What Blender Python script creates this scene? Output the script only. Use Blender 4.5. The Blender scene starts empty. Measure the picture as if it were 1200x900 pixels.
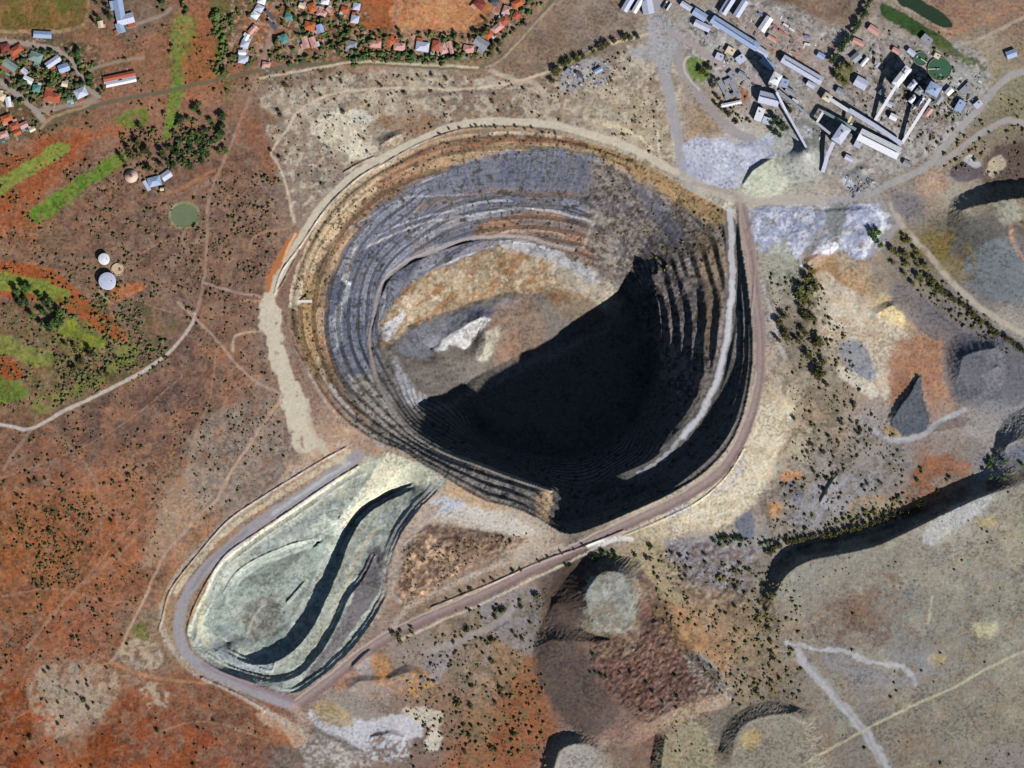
import bpy, math, random
import numpy as np
from mathutils import Vector, Matrix

SC = bpy.context.scene
COL = SC.collection
R = math.radians

# ------------------------------------------------------------------ camera, sky, sun
# Plan coordinates are image pixels (1200 x 900), 1 pixel taken as 1.6 m.
S = 1.6
DIST = 12000.0
TILT = R(8.0)
cam_d = bpy.data.cameras.new('camera')
cam = bpy.data.objects.new('camera', cam_d)
COL.objects.link(cam)
cam.location = (0.0, -math.sin(TILT) * DIST, math.cos(TILT) * DIST)
cam.rotation_euler = (TILT, 0, 0)
cam_d.sensor_width = 36.0
cam_d.lens = 36.0 * DIST / (1200 * S)
cam_d.clip_start = 100.0
cam_d.clip_end = 60000.0
SC.camera = cam

SUN_EL = R(30.0)
SUN_DIR = Vector((0.60 * math.cos(SUN_EL), -0.80 * math.cos(SUN_EL), math.sin(SUN_EL))).normalized()
world = bpy.data.worlds.new('World')
SC.world = world
world.use_nodes = True
wn = world.node_tree.nodes
wl = world.node_tree.links
bg = wn['Background']
sky = wn.new('ShaderNodeTexSky')
sky.sky_type = 'NISHITA'
sky.sun_disc = False
sky.sun_elevation = SUN_EL
sky.sun_rotation = math.atan2(SUN_DIR.x, SUN_DIR.y)
sky.altitude = 1500
sky.air_density = 1.0
sky.dust_density = 0.6
wl.new(sky.outputs[0], bg.inputs[0])
bg.inputs[1].default_value = 0.05
sun_d = bpy.data.lights.new('sun', 'SUN')
sun_d.energy = 5.0
sun_d.angle = R(0.5)
sun_d.color = (1.0, 0.975, 0.94)
sun = bpy.data.objects.new('sun', sun_d)
COL.objects.link(sun)
sun.rotation_euler = SUN_DIR.to_track_quat('Z', 'Y').to_euler()
SC.view_settings.view_transform = 'Standard'
SC.view_settings.look = 'None'
SC.view_settings.exposure = 0.17
SC.cycles.diffuse_bounces = 0
SC.view_settings.gamma = 1.0

# ------------------------------------------------------------------ image pixels <-> world
_ct, _st = math.cos(TILT), math.sin(TILT)

def project(X, Y, Z):
    """world -> image pixel coordinates as seen by the camera"""
    dx, dy, dz = X, Y + _st * DIST, Z - _ct * DIST
    cy = dy * _ct + dz * _st
    cz = -dy * _st + dz * _ct
    f = DIST / S
    return 600 + dx / (-cz) * f, 450 - cy / (-cz) * f

def unproject(u, v, z=0.0):
    u = np.asarray(u, float); v = np.asarray(v, float)
    f = DIST / S
    a = (u - 600) / f; b = (450 - v) / f
    dx = a; dy = b * _ct + _st; dz = b * _st - _ct
    t = (z - _ct * DIST) / dz
    return dx * t, -_st * DIST + dy * t

# ------------------------------------------------------------------ noise
def _hash(ix, iy, seed):
    h = (ix.astype(np.int64) * 374761393 + iy.astype(np.int64) * 668265263 + seed * 1442695041) & 0xFFFFFFFF
    h = ((h ^ (h >> 13)) * 1274126177) & 0xFFFFFFFF
    h = h ^ (h >> 16)
    return (h & 0xFFFF).astype(np.float32) / 65535.0

def vnoise(x, y, seed):
    xi = np.floor(x); yi = np.floor(y)
    fx = (x - xi).astype(np.float32); fy = (y - yi).astype(np.float32)
    fx = fx * fx * (3 - 2 * fx); fy = fy * fy * (3 - 2 * fy)
    a = _hash(xi, yi, seed); b = _hash(xi + 1, yi, seed)
    c = _hash(xi, yi + 1, seed); d = _hash(xi + 1, yi + 1, seed)
    return (a + (b - a) * fx) * (1 - fy) + (c + (d - c) * fx) * fy

def fbm(x, y, scale, octv=4, seed=1, gain=0.5):
    """0..1 noise with feature size `scale` (same unit as x, y)"""
    x = np.asarray(x) / scale; y = np.asarray(y) / scale
    s = 0; a = 1.0; n = 0
    for o in range(octv):
        s = s + a * vnoise(x + 17.3 * o, y - 9.1 * o, seed + o * 7)
        n += a; a *= gain
        x = x * 2.03; y = y * 2.03
    return s / n

def sstep(a, b, x):
    t = np.clip((x - a) / (b - a + 1e-9), 0, 1)
    return t * t * (3 - 2 * t)

def seg_dist(px, py, P, closed):
    """distance to a polyline, its interpolated third value, winding inside flag"""
    P = np.asarray(P, np.float32)
    n = len(P)
    best = np.full(px.shape, 1e18, np.float32)
    val = np.zeros(px.shape, np.float32)
    has = P.shape[1] > 2
    inside = np.zeros(px.shape, bool)
    for i in range(n if closed else n - 1):
        a = P[i]; b = P[(i + 1) % n]
        ex, ey = b[0] - a[0], b[1] - a[1]
        l2 = ex * ex + ey * ey + 1e-9
        t = np.clip(((px - a[0]) * ex + (py - a[1]) * ey) / l2, 0, 1)
        d = (px - a[0] - t * ex) ** 2 + (py - a[1] - t * ey) ** 2
        m = d < best
        best = np.where(m, d, best)
        if has:
            val = np.where(m, a[2] + t * (b[2] - a[2]), val)
        if closed:
            c = ((a[1] <= py) & (b[1] > py)) | ((b[1] <= py) & (a[1] > py))
            xx = a[0] + (py - a[1]) / (ey if abs(ey) > 1e-9 else 1e-9) * ex
            inside ^= c & (px < xx)
    return np.sqrt(best), val, inside

def smooth_line(P, closed=False, n=4):
    """Catmull-Rom through digitised points"""
    P = [np.array(p, float) for p in P]
    m = len(P)
    out = []
    rng = range(m) if closed else range(m - 1)
    for i in rng:
        p0 = P[(i - 1) % m] if closed or i > 0 else P[i]
        p1 = P[i]; p2 = P[(i + 1) % m]
        p3 = P[(i + 2) % m] if closed or i + 2 < m else p2
        for k in range(n):
            t = k / n
            out.append(0.5 * ((2 * p1) + (-p0 + p2) * t + (2 * p0 - 5 * p1 + 4 * p2 - p3) * t * t + (-p0 + 3 * p1 - 3 * p2 + p3) * t ** 3))
    if not closed:
        out.append(P[-1])
    return np.array(out)

# ------------------------------------------------------------------ terrain grid
GX0, GX1, GY0, GY1 = -1030.0, 1030.0, -800.0, 810.0
STEP = 1.85
gx = np.arange(GX0, GX1 + STEP, STEP, dtype=np.float64)
gy = np.arange(GY0, GY1 + STEP, STEP, dtype=np.float64)
NX, NY = len(gx), len(gy)
XX, YY = np.meshgrid(gx, gy)
U0, V0 = project(XX, YY, 0.0)
U0 = U0.astype(np.float32); V0 = V0.astype(np.float32)

FIX = np.ones((NY, NX), bool)
ZC = np.zeros((NY, NX), np.float32)
dump_regions = []

def to_ij(u, v, z):
    x, y = unproject(u, v, z)
    return (x - GX0) / STEP, (y - GY0) / STEP

def bbox_sub(P, pad=3):
    P = np.asarray(P)
    x, y = unproject(P[:, 0], P[:, 1], P[:, 2] if P.shape[1] > 2 else 0.0)
    i0 = max(0, int((x.min() - GX0) / STEP) - pad); i1 = min(NX, int((x.max() - GX0) / STEP) + pad + 1)
    j0 = max(0, int((y.min() - GY0) / STEP) - pad); j1 = min(NY, int((y.max() - GY0) / STEP) + pad + 1)
    return slice(j0, j1), slice(i0, i1), np.column_stack([x, y])

def free_poly(P, smooth=True):
    """open an area to relief; its edge stays on the plain"""
    P = np.array([(p[0], p[1], 0.0) for p in P])
    if smooth:
        P = smooth_line(P, True, 3)
    sj, si, W = bbox_sub(P)
    d, _, ins = seg_dist(XX[sj, si].astype(np.float32), YY[sj, si].astype(np.float32), W, True)
    FIX[sj, si][ins] = False
    return sj, si, ins

def brk(P, smooth=True, closed=False, warp=0.0):
    """a break line traced in image pixels, with assumed heights: (u, v, z) points"""
    P = np.array(P, float)
    if smooth and len(P) > 2:
        P = smooth_line(P, closed, 4)
    elif closed:
        P = np.vstack([P, P[:1]])
    for a, b in zip(P[:-1], P[1:]):
        n = max(2, int(np.hypot(*(b[:2] - a[:2])) * 3))
        t = np.linspace(0, 1, n)[:, None]
        q = a + (b - a) * t
        i, j = to_ij(q[:, 0], q[:, 1], q[:, 2])
        i = np.round(i).astype(int); j = np.round(j).astype(int)
        ok = (i >= 0) & (i < NX) & (j >= 0) & (j < NY)
        FIX[j[ok], i[ok]] = True
        ZC[j[ok], i[ok]] = q[ok, 2]

def top_poly(P, z):
    """flat top of a heap"""
    P = smooth_line([(p[0], p[1], z) for p in P], True, 3)
    sj, si, W = bbox_sub(P)
    d, _, ins = seg_dist(XX[sj, si].astype(np.float32), YY[sj, si].astype(np.float32), W, True)
    FIX[sj, si][ins] = True
    ZC[sj, si][ins] = z

def solve():
    levels = [(FIX, ZC)]
    while min(levels[-1][0].shape) > 24:
        f, z = levels[-1]
        h, w = (f.shape[0] + 1) // 2, (f.shape[1] + 1) // 2
        fp = np.zeros((h * 2, w * 2), np.float32); zp = np.zeros((h * 2, w * 2), np.float32)
        fp[:f.shape[0], :f.shape[1]] = f; zp[:f.shape[0], :f.shape[1]] = z * f
        cf = fp.reshape(h, 2, w, 2).sum((1, 3)); cz = zp.reshape(h, 2, w, 2).sum((1, 3))
        levels.append((cf > 0, np.where(cf > 0, cz / np.maximum(cf, 1), 0).astype(np.float32)))
    H = None
    for k, (f, z) in reversed(list(enumerate(levels))):
        if H is None:
            H = np.where(f, z, z[f].mean() if f.any() else 0).astype(np.float32)
            it = 300
        else:
            H = np.repeat(np.repeat(H, 2, 0), 2, 1)[:f.shape[0], :f.shape[1]]
            it = 60 if k else 40
        for _ in range(it):
            P = np.pad(H, 1, mode='edge')
            A = 0.25 * (P[:-2, 1:-1] + P[2:, 1:-1] + P[1:-1, :-2] + P[1:-1, 2:])
            H = np.where(f, z, A)
    return H

# ------------------------------------------------------------------ relief: the two pits
PIT = [(343,400),(338,360),(345,320),(360,285),(378,255),(400,230),(430,206),(465,186),(500,169),(530,160),(570,155),
       (610,154),(650,158),(690,167),(730,180),(765,197),(795,215),(820,230),(845,243),(862,258),(870,300),(876,340),(881,385),(881,430),
       (871,485),(852,525),(822,556),(782,580),(738,600),(700,616),(672,625),(655,622),(632,608),(600,594),(570,587),
       (545,574),(515,555),(492,542),(470,527),(450,520),(428,510),(405,493),(385,470),(365,440),(350,415)]
free_poly(PIT)
_rim = smooth_line([(p[0], p[1], 0.0) for p in PIT], True, 3)
RAMP_E = [(856,246,-2),(857,270,-6),(858,300,-12),(859,330,-18),(856,365,-25),(851,400,-29),(843,435,-32),(833,462,-34),(818,490,-34),
          (800,512,-34),(785,528,-35),(768,543,-37),(748,553,-39),(728,561,-41),(700,574,-84)]
RING_W = [(646,575,-36),(630,570,-36),(600,560,-37),(560,545,-38),(520,530,-40),(480,505,-44),(455,470,-52),(440,440,-62),(432,400,-75),
          (437,370,-85),(450,330,-98),(475,308,-106),(500,297,-112),(540,282,-118),(580,277,-121),(620,279,-125),(645,286,-128),(672,292,-130)]
brk(RAMP_E)
brk([(p[0]-10,p[1]-2,p[2]-1.0) for p in RAMP_E[2:11]])
brk([(866,300,-11),(868,335,-17),(867,370,-24),(865,405,-28),(860,435,-31),(850,465,-33),(834,495,-33),(813,520,-33),(796,538,-34),(778,552,-36)])
brk(RING_W)
brk([(p[0]-2.5,p[1]+2,p[2]) for p in RING_W[1:10]])
# weathered cap: gentle upper slopes on the west and north
brk([(428,480,-26),(402,455,-28),(388,420,-31),(384,380,-33),(388,345,-34),(398,312,-34),(417,277,-32),(442,246,-28),(472,223,-26),(502,208,-24),(540,196,-20),(580,184,-15),(620,178,-13),(660,179,-13),(700,187,-13),(735,203,-15),(768,222,-17)])
# lower edge of the steep blue face on the north wall
brk([(500,231,-62),(540,224,-68),(580,223,-71),(620,224,-74),(660,226,-76),(690,230,-74)])
# north-east slide
brk([(795,232,-20),(770,262,-56),(752,290,-96),(738,318,-150),(730,345,-196)], False)
brk([(828,270,-20),(815,300,-40),(803,330,-58),(795,360,-76)], False)
# east benches toe
brk([(764,322,-88),(770,350,-103),(775,400,-110),(770,450,-116),(752,490,-122),(735,530,-124)])
brk([(752,346,-165),(757,366,-200),(760,400,-212),(754,450,-218),(738,485,-222)])
# inner lip and its foot
brk([(446,392,-98),(455,368,-104),(470,346,-112),(500,322,-122),(530,307,-130),(560,294,-134),(590,286,-137),(615,285,-139),(640,292,-143),(668,304,-148),(692,318,-154),(716,338,-166)])
brk([(478,382,-146),(500,372,-160),(525,365,-172),(560,352,-180),(600,342,-184),(640,344,-188),(680,352,-190),(712,362,-200)])
# pit bottom
brk([(652,610,-40),(672,609,-48),(700,600,-50),(738,585,-46),(775,566,-40)], False)
brk([(544,452,-206),(560,440,-218),(600,420,-222),(640,402,-222),(700,380,-222),(730,362,-220)])
brk([(475,462,-100),(496,494,-95),(532,514,-92),(570,532,-96)])
brk([(492,474,-136),(505,468,-150),(522,461,-170),(536,454,-190)])
brk([(560,500,-222),(600,520,-224),(660,530,-226),(710,510,-226),(740,470,-224),(745,420,-222),(738,385,-221)])
brk([(620,450,-226),(680,440,-228)])
# pale block on the heap and the ledge above
brk([(505,408,-176),(525,398,-172),(548,380,-168),(565,372,-172)])
brk([(545,410,-196),(556,398,-194),(560,388,-193)])
brk([(566,376,-178),(570,400,-186),(562,420,-196)])

SMALL = [(425,545),(395,562),(365,582),(330,606),(300,626),(268,650),(250,672),(240,695),(227,720),(221,745),(233,768),(253,783),(277,793),
         (300,801),(325,811),(345,812),(362,803),(386,785),(409,763),(429,738),(447,708),(455,690),(454,660),(471,622),(492,594),
         (512,574),(522,563),(500,548),(476,538),(455,533)]
free_poly(SMALL)
def offs(P, d):
    """parallel line d image pixels to the left-up side (towards the pit floor), slightly ragged"""
    P = smooth_line([(p[0], p[1]) for p in P], False, 5)
    t = np.gradient(P, axis=0); t /= np.linalg.norm(t, axis=1, keepdims=True)
    n = np.column_stack([t[:, 1], -t[:, 0]])
    s_ = np.sign((n * np.array([-.8, -.6])).sum(1)); s_ = np.where(np.abs(s_) < .5, 1, np.sign(np.median(s_)))
    k = fbm(P[:, 0], P[:, 1], 9.0, 2, 55) - .5
    return P + n * s_[:, None] * (d + k[:, None] * min(2.4, abs(d) * .5 + 1.2))
def wall(P, steps):
    """benches below a crest: steps = (offset, z)"""
    for d, z in steps:
        Q = offs(P, d)
        taper = np.minimum(1, np.minimum(np.arange(len(Q)), np.arange(len(Q))[::-1]) / 8.0)
        z0 = P[0][2]
        brk(np.column_stack([Q, P[0][2] * 0 + z0 + (z - z0) * (.35 + .65 * taper)]), False)
INNER = [(484,573,-12),(470,580,-12),(452,588,-12),(426,607,-12),(409,635,-12),(398,665,-13),(383,700,-13),(366,735,-14),(344,762,-14),(318,777,-14),(290,777,-14),(266,765,-13)]
wall(INNER, [(0,-12),(2.2,-19),(5.0,-19.5),(7.5,-27)])
brk([(262,700,-13),(275,674,-11),(300,656,-10),(340,639,-10),(366,632,-11),(390,612,-12),(430,580,-9)])
WESTP = [(420,548,0),(395,563,0),(365,583,0),(330,607,0),(300,627,0),(268,651,0),(251,672,0),(241,695,0),(228,720,0),(222,744,0)]
wall(WESTP, [(-2.5,-4.5),(-7,-5),(-9.5,-8.5)])
MIDW = [(372,629,-11),(358,633,-11),(340,639,-10),(300,656,-10),(275,674,-11),(262,700,-13)]
wall(MIDW, [(-3,-16),(-7,-16.5),(-10,-20)])
brk([(250,722,-19),(254,742,-22),(268,753,-25)])
brk([(300,690,-20),(330,672,-19),(355,650,-19),(385,625,-18)])
brk([(275,742,-27),(300,748,-28),(325,738,-28),(345,712,-28),(362,680,-27)])
brk([(292,728,-25),(300,712,-23.5),(318,703,-24)], False)
brk([(300,738,-27.5),(305,722,-25)], False)
brk([(455,529,1),(438,552,-1),(418,580,-5),(398,606,-9)], False)
brk([(470,545,-3),(455,565,-8),(436,582,-12)], False)
brk([(455,533,0),(448,550,-2),(440,572,-6)], False)
MIDDLE = [(440,650,-6),(425,680,-6),(409,700,-6),(396,730,-6),(376,765,-6),(352,790,-6),(325,799,-6),(295,794,-6),(265,783,-5.5),(249,768,-5)]
wall(MIDDLE, [(0,-6),(2.0,-9.5),(4.6,-9.8),(6.4,-12.5)])
OUTER_A = [(330,812,0),(345,812,0),(362,803,0),(386,785,0),(409,763,0),(429,738,0),(446,710,0),(453,694,0)]
OUTER_B = [(456,662,0),(471,624,0),(492,596,0),(512,576,0)]
wall(OUTER_A, [(2.2,-3.2),(4.6,-3.4),(7.0,-6)])
wall(OUTER_B, [(1.5,-2.5),(4.0,-2.8),(6.0,-5),(9.0,-5.3),(12.5,-9)])
brk([(433,640,-11),(445,668,-4),(456,688,-.5)], False)

# ------------------------------------------------------------------ relief: spoil heaps and stockpiles
DUMP_BROWN = [(736,652),(700,655),(674,666),(652,695),(640,720),(628,748),(624,778),(632,812),(648,842),(672,860),(705,872),(740,874),
              (765,862),(790,847),(805,836),(850,829),(858,812),(845,790),(815,765),(800,745),(775,715),(765,690),(758,663)]
DUMP_PLATEAU = [(892,694),(906,669),(925,650),(950,637),(990,630),(1030,621),(1075,600),(1125,576),(1170,558),(1290,523),(1290,970),(1004,970),(985,870),(925,765),(900,735)]
DUMP_SOUTH = [(842,970),(844,872),(853,846),(877,828),(908,822),(938,830),(960,850),(975,970)]
DUMP_GREY = [(626,970),(636,890),(655,866),(680,860),(702,868),(717,890),(720,970)]
DUMP_OLIVE = [(762,970),(768,862),(788,838),(815,832),(838,845),(842,880),(840,970)]
DUMP_NE = [(1112,246),(1120,230),(1150,222),(1200,215),(1290,210),(1290,350),(1200,352),(1160,345),(1122,322),(1110,290)]
PILE_RIDGED = [(1112,402),(1125,392),(1170,396),(1178,440),(1165,462),(1135,470),(1118,457),(1110,430)]
PILE_RIBBED = [(1035,506),(1045,480),(1065,455),(1078,436),(1086,470),(1093,487),(1085,508),(1050,515)]
DUMP_EAST = [(1150,565),(1162,535),(1172,500),(1200,477),(1290,445),(1290,540),(1200,556)]
for P in (DUMP_BROWN, DUMP_PLATEAU, DUMP_SOUTH, DUMP_GREY, DUMP_OLIVE, DUMP_NE, PILE_RIDGED, PILE_RIBBED, DUMP_EAST):
    free_poly(P)
top_poly([(694,682),(704,671),(718,669),(733,674),(741,686),(743,703),(738,716),(742,732),(730,738),(716,731),(704,738),(695,726),(688,712),(687,695)], 26)
brk([(652,706,9),(662,722,8),(684,738,10),(720,752,19)])
brk([(645,750,14),(656,751,19),(690,752,21)])
top_poly([(692,752),(745,746),(768,728),(788,752),(812,777),(836,799),(843,814),(800,827),(776,840),(755,848),(730,830),(708,806),(693,786),(688,768)], 21)
brk([(910,694,16),(924,672,24),(950,657,27),(990,649,28),(1030,639,29),(1075,618,29),(1125,594,29),(1170,576,29),(1290,541,29)])
brk([(906,700,12),(916,740,6),(940,768,3),(1000,860,3),(1012,960,3)])
brk([(1000,700,20),(1060,720,18),(1160,690,20),(1290,680,22)])
brk([(1000,780,10),(1100,830,10),(1290,850,14)])
top_poly([(856,970),(858,880),(869,853),(890,841),(920,837),(940,845),(952,970)], 11)
top_poly([(648,970),(651,890),(668,873),(690,873),(703,886),(704,970)], 19)
top_poly([(774,970),(780,860),(800,843),(820,849),(832,880),(830,970)], 12)
brk([(1128,246,16),(1160,238,25),(1200,232,29),(1290,229,31)])
brk([(1140,292,9),(1165,279,17),(1187,268,22)], False)
brk([(1187,268,22),(1200,275,19),(1290,280,18)])
brk([(1196,258,14),(1290,262,16)], False)
brk([(1124,440,10),(1128,418,16),(1145,412,17),(1166,408,15)], False)
brk([(1150,440,9),(1168,430,12)], False)
brk([(1135,398,3),(1165,402,6)], False)
brk([(1047,491,6),(1056,476,9),(1066,463,8),(1077,442,5)], False)
brk([(1178,528,16),(1192,516,20),(1290,488,22)])
# low cuts and piles
def small_heap(P, ridge):
    free_poly(P); brk(ridge, False)
small_heap([(432,175),(445,160),(470,152),(478,158),(462,172),(445,180)], [(446,170,4),(458,162,7),(470,157,4)])
small_heap([(869,222),(874,206),(890,192),(910,180),(928,190),(932,210),(905,230),(880,233)], [(872,215,3),(882,200,6),(897,190,6),(912,184,4)])
small_heap([(876,262),(884,243),(920,240),(960,246),(1030,242),(1037,268),(1020,300),(975,308),(940,302),(895,300)], [(880,264,2),(888,249,2.5),(940,250,1.5),(1018,246,3),(1026,262,3),(1005,290,2),(955,302,1.5)])
small_heap([(938,308),(965,288),(975,283),(985,292),(960,312),(946,316)], [(946,308,4),(962,297,6),(975,289,5)])
small_heap([(996,215),(985,205),(998,200),(1030,210),(1020,224),(1003,232)], [(992,208,3),(1002,222,2),(1022,214,3)])
small_heap([(900,205),(925,178),(950,160),(966,190),(955,208),(925,215)], [(941,175,20),(946,180,20)])
small_heap([(1000,196),(1012,190),(1022,198),(1014,208),(1002,206)], [(1010,198,6),(1012,199,6)])
small_heap([(1022,362),(1050,352),(1062,372),(1052,385),(1025,378)], [(1028,368,3),(1045,358,7),(1055,372,5)])
small_heap([(980,405),(1005,400),(1030,440),(1026,458),(1000,448)], [(1010,406,3),(1022,428,4),(1020,446,3)])
small_heap([(400,800),(420,792),(458,794),(470,808),(450,820),(410,818)], [(411,806,4),(420,799,5),(445,797,4)])
small_heap([(450,796),(475,780),(495,785),(508,800),(500,822),(470,818)], [(457,795,5),(478,788,6),(494,790,4)])
small_heap([(408,786),(420,770),(434,760),(438,770),(425,790)], [(414,780,4),(424,770,4),(433,763,3)])
small_heap([(432,866),(445,858),(470,858),(476,880),(470,892),(436,892)], [(436,864,3),(455,860,4),(472,864,3),(472,884,2)])
small_heap([(366,850),(385,862),(430,880),(425,895),(360,895),(360,865)], [(370,858,2),(395,872,4),(420,886,2)])
small_heap([(470,640),(488,625),(515,612),(560,622),(620,632),(600,645),(540,670),(490,700),(468,712),(470,680)], [(478,650,3),(500,632,4),(560,630,4),(600,636,2),(540,660,4),(490,690,3)])
small_heap([(1078,512),(1100,495),(1140,490),(1150,515),(1130,535),(1090,530)], [(1095,506,3),(1130,500,4)])
small_heap([(960,590),(975,560),(990,545),(1005,580),(985,600)], [(962,588,4),(974,566,5),(982,556,3)])
small_heap([(822,148),(842,168),(878,184),(930,188),(905,170),(870,160)], [(830,152,1.5),(860,170,1.5),(900,182,1.5)])

H = solve()

def sub_idx(P, pad):
    P = np.asarray(P)
    m = (U0 > P[:,0].min()-pad) & (U0 < P[:,0].max()+pad) & (V0 > P[:,1].min()-pad-25) & (V0 < P[:,1].max()+pad+25)
    return np.nonzero(m)

# terracing of the big pit
NZ = fbm(XX, YY, 90.0, 4, 3)
NF = fbm(XX, YY, 14.0, 3, 11)
sub = sub_idx(_rim, 5)
d_rim, _, in_pit = seg_dist(U0[sub], V0[sub], _rim, True)
PITM = np.zeros((NY, NX), bool); PITM[sub] = in_pit
RIMD = np.zeros((NY, NX), np.float32); RIMD[sub] = d_rim
def mask_poly(P, soft=6):
    P = smooth_line(P, True, 3)
    m = np.zeros((NY, NX), np.float32)
    s = sub_idx(P, soft + 2)
    d, _, ins = seg_dist(U0[s], V0[s], P, True)
    m[s] = sstep(-soft, soft, np.where(ins, d, -d))
    return m
slide = mask_poly([(760,180),(812,222),(838,250),(828,290),(800,300),(760,300),(738,340),(715,320),(690,285),(690,240),(720,215)], 10)
inner = mask_poly([(440,372),(470,330),(510,300),(560,278),(620,272),(680,288),(735,325),(765,330),(770,420),(745,490),(680,520),(600,510),(540,470),(490,450),(450,420)], 5)
ramp_flat = np.zeros((NY, NX), np.float32)
for L, w in ((RAMP_E, 8.0), (RING_W, 3.5)):
    P = smooth_line([(p[0], p[1], p[2]) for p in L], False, 4)
    wx, wy = unproject(P[:,0], P[:,1], P[:,2])
    W = np.column_stack([wx, wy, P[:,2]])
    d, val, _ = seg_dist(XX[sub].astype(np.float32), YY[sub].astype(np.float32), W, False)
    k = 1 - sstep(w * S * 0.75, w * S * 1.25, d)
    ramp_flat[sub] = np.maximum(ramp_flat[sub], k)
    if L is RAMP_E:
        H[sub] = H[sub] * (1 - k) + val * k
east = mask_poly([(765,325),(785,312),(835,330),(846,350),(843,400),(833,440),(812,490),(790,510),(760,520),(745,500),(768,440)], 9) * PITM * (1 - ramp_flat)
sw_soft = mask_poly([(360,420),(425,425),(445,420),(480,440),(540,480),(620,540),(645,580),(640,620),(560,590),(490,545),(420,520),(370,470)], 8)
t_amt = PITM * (1 - slide * 0.8) * (1 - sw_soft * .5) * (1 - east) * (1 - .9 * mask_poly([(498,212),(540,192),(580,182),(640,178),(700,188),(735,208),(735,232),(690,226),(640,222),(580,220),(540,222),(500,230)], 4)) * (1 - inner * 0.97) * (1 - ramp_flat) * sstep(2, 7, RIMD)
BH = 11.5
Hn = H + (NZ - 0.5) * 3 * PITM
q = Hn / BH
fi = np.floor(q); fr = q - fi
# going down: a flat berm, then a face
fr2 = np.where(fr > 0.40, 1 - (1 - fr) * 0.08, fr / 0.40 * 0.952)
H = H + t_amt * (fr2 - fr) * BH * 0.95
BERM = (sstep(.36, .46, fr) * 2 - 1) * t_amt * (np.abs(H) > 6) * (1 - .8 * mask_poly([(600,560),(700,560),(770,530),(830,440),(900,420),(900,560),(700,640),(600,620)], 10))
BE = 17.0
q = (H + (NZ - .5) * 9 + (NF - .5) * 5) / BE; fi = np.floor(q); fr = q - fi
fr2 = np.where(fr > 0.4, 1 - (1 - fr) * 0.1, fr / 0.4 * 0.94)
H = H + east * (fr2 - fr) * BE * (.55 + .6 * fbm(XX, YY, 70.0, 2, 13))
# rough rock, gullied faces
ang = np.arctan2(YY - 90, XX - 10)
gul = fbm(ang * 420, np.maximum(-H, 0) * 0.35, 6.0, 3, 21)
H = H + PITM * (1 - ramp_flat * 0.9) * ((NF - 0.5) * 1.5 + (gul - 0.5) * 1.1 * (1 - inner))
H = H + PITM * inner * (fbm(XX, YY, 26.0, 4, 31) - 0.5) * 9 * sstep(-215, -190, H)
# plain: gentle roughness
plain = ~PITM
H = H + plain * ((fbm(XX, YY, 260.0, 3, 41) - 0.5) * 2.0 + (NF - 0.5) * 0.5).astype(np.float32)
SM = np.zeros((NY, NX), bool)
_sm = smooth_line([(p[0], p[1]) for p in SMALL], True, 3)
sub2 = sub_idx(_sm, 4)
_, _, SM[sub2] = seg_dist(U0[sub2], V0[sub2], _sm, True)
H = np.where(SM, H * 1.3, H)
H = H + SM * ((fbm(XX, YY, 18.0, 4, 51) - 0.5) * 3.0 + (fbm(XX, YY, 60.0, 4, 52) - 0.5) * 5 * sstep(-8, -20, H))

# tipped loads and rills on the heaps
def heapmask(P):
    P = smooth_line(P, True, 3); m = np.zeros((NY, NX), np.float32); s = sub_idx(P, 3)
    d, _, ins = seg_dist(U0[s], V0[s], P, True); m[s] = ins * sstep(0, 3, d); return m
hm = heapmask(DUMP_BROWN)
gyy, gxx = np.gradient(H, STEP); slope = np.hypot(gxx, gyy)
top2 = heapmask([(700,752),(745,746),(768,728),(788,752),(812,777),(836,799),(843,814),(800,827),(776,840),(755,848),(730,830),(708,806),(693,786),(688,768)])
H = H + top2 * (fbm(XX, YY, 5.5, 2, 81) - .5) * 4.2
for P in (DUMP_BROWN, DUMP_PLATEAU, DUMP_SOUTH, DUMP_GREY, DUMP_OLIVE, DUMP_NE, PILE_RIDGED, PILE_RIBBED, DUMP_EAST):
    m = heapmask(P); asp = np.arctan2(gyy, gxx)
    rill = fbm(XX * np.sin(asp) * -1 + YY * np.cos(asp), H * .2, 9.0, 3, 82)
    H = H + m * sstep(.12, .4, slope) * (rill - .5) * 3.0 + m * (fbm(XX, YY, 28.0, 4, 83) - .5) * 1.6
for P, t_, w_, a_ in ((PILE_RIBBED, R(-62), 8.5, 2.2), (PILE_RIDGED, R(-60), 12.0, 1.8), (DUMP_NE, R(-35), 15.0, 1.6)):
    m = heapmask(P); c_ = XX * math.sin(t_) - YY * math.cos(t_) + (fbm(XX, YY, 30.0, 2, 87) - .5) * 12
    H = H + m * (np.abs(((c_ / w_) % 1.0) - .5) * 2 - .5) * a_ * sstep(.05, .2, slope)
yard = heapmask([(876,262),(884,243),(920,240),(960,246),(1030,242),(1037,268),(1020,300),(975,308),(940,302),(895,300)])
H = H + yard * (fbm(XX, YY, 6.0, 3, 84) - .5) * 1.5
broken = heapmask([(470,640),(488,625),(515,612),(560,622),(620,632),(600,645),(540,670),(490,700),(468,712),(470,680)])
H = H + broken * (fbm(XX, YY, 9.0, 2, 85) - .5) * 3.5
ruin = heapmask([(770,640),(880,636),(880,690),(860,720),(800,690)])
H = H + ruin * (fbm(XX, YY, 12.0, 2, 86) - .5) * 4.0

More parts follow.
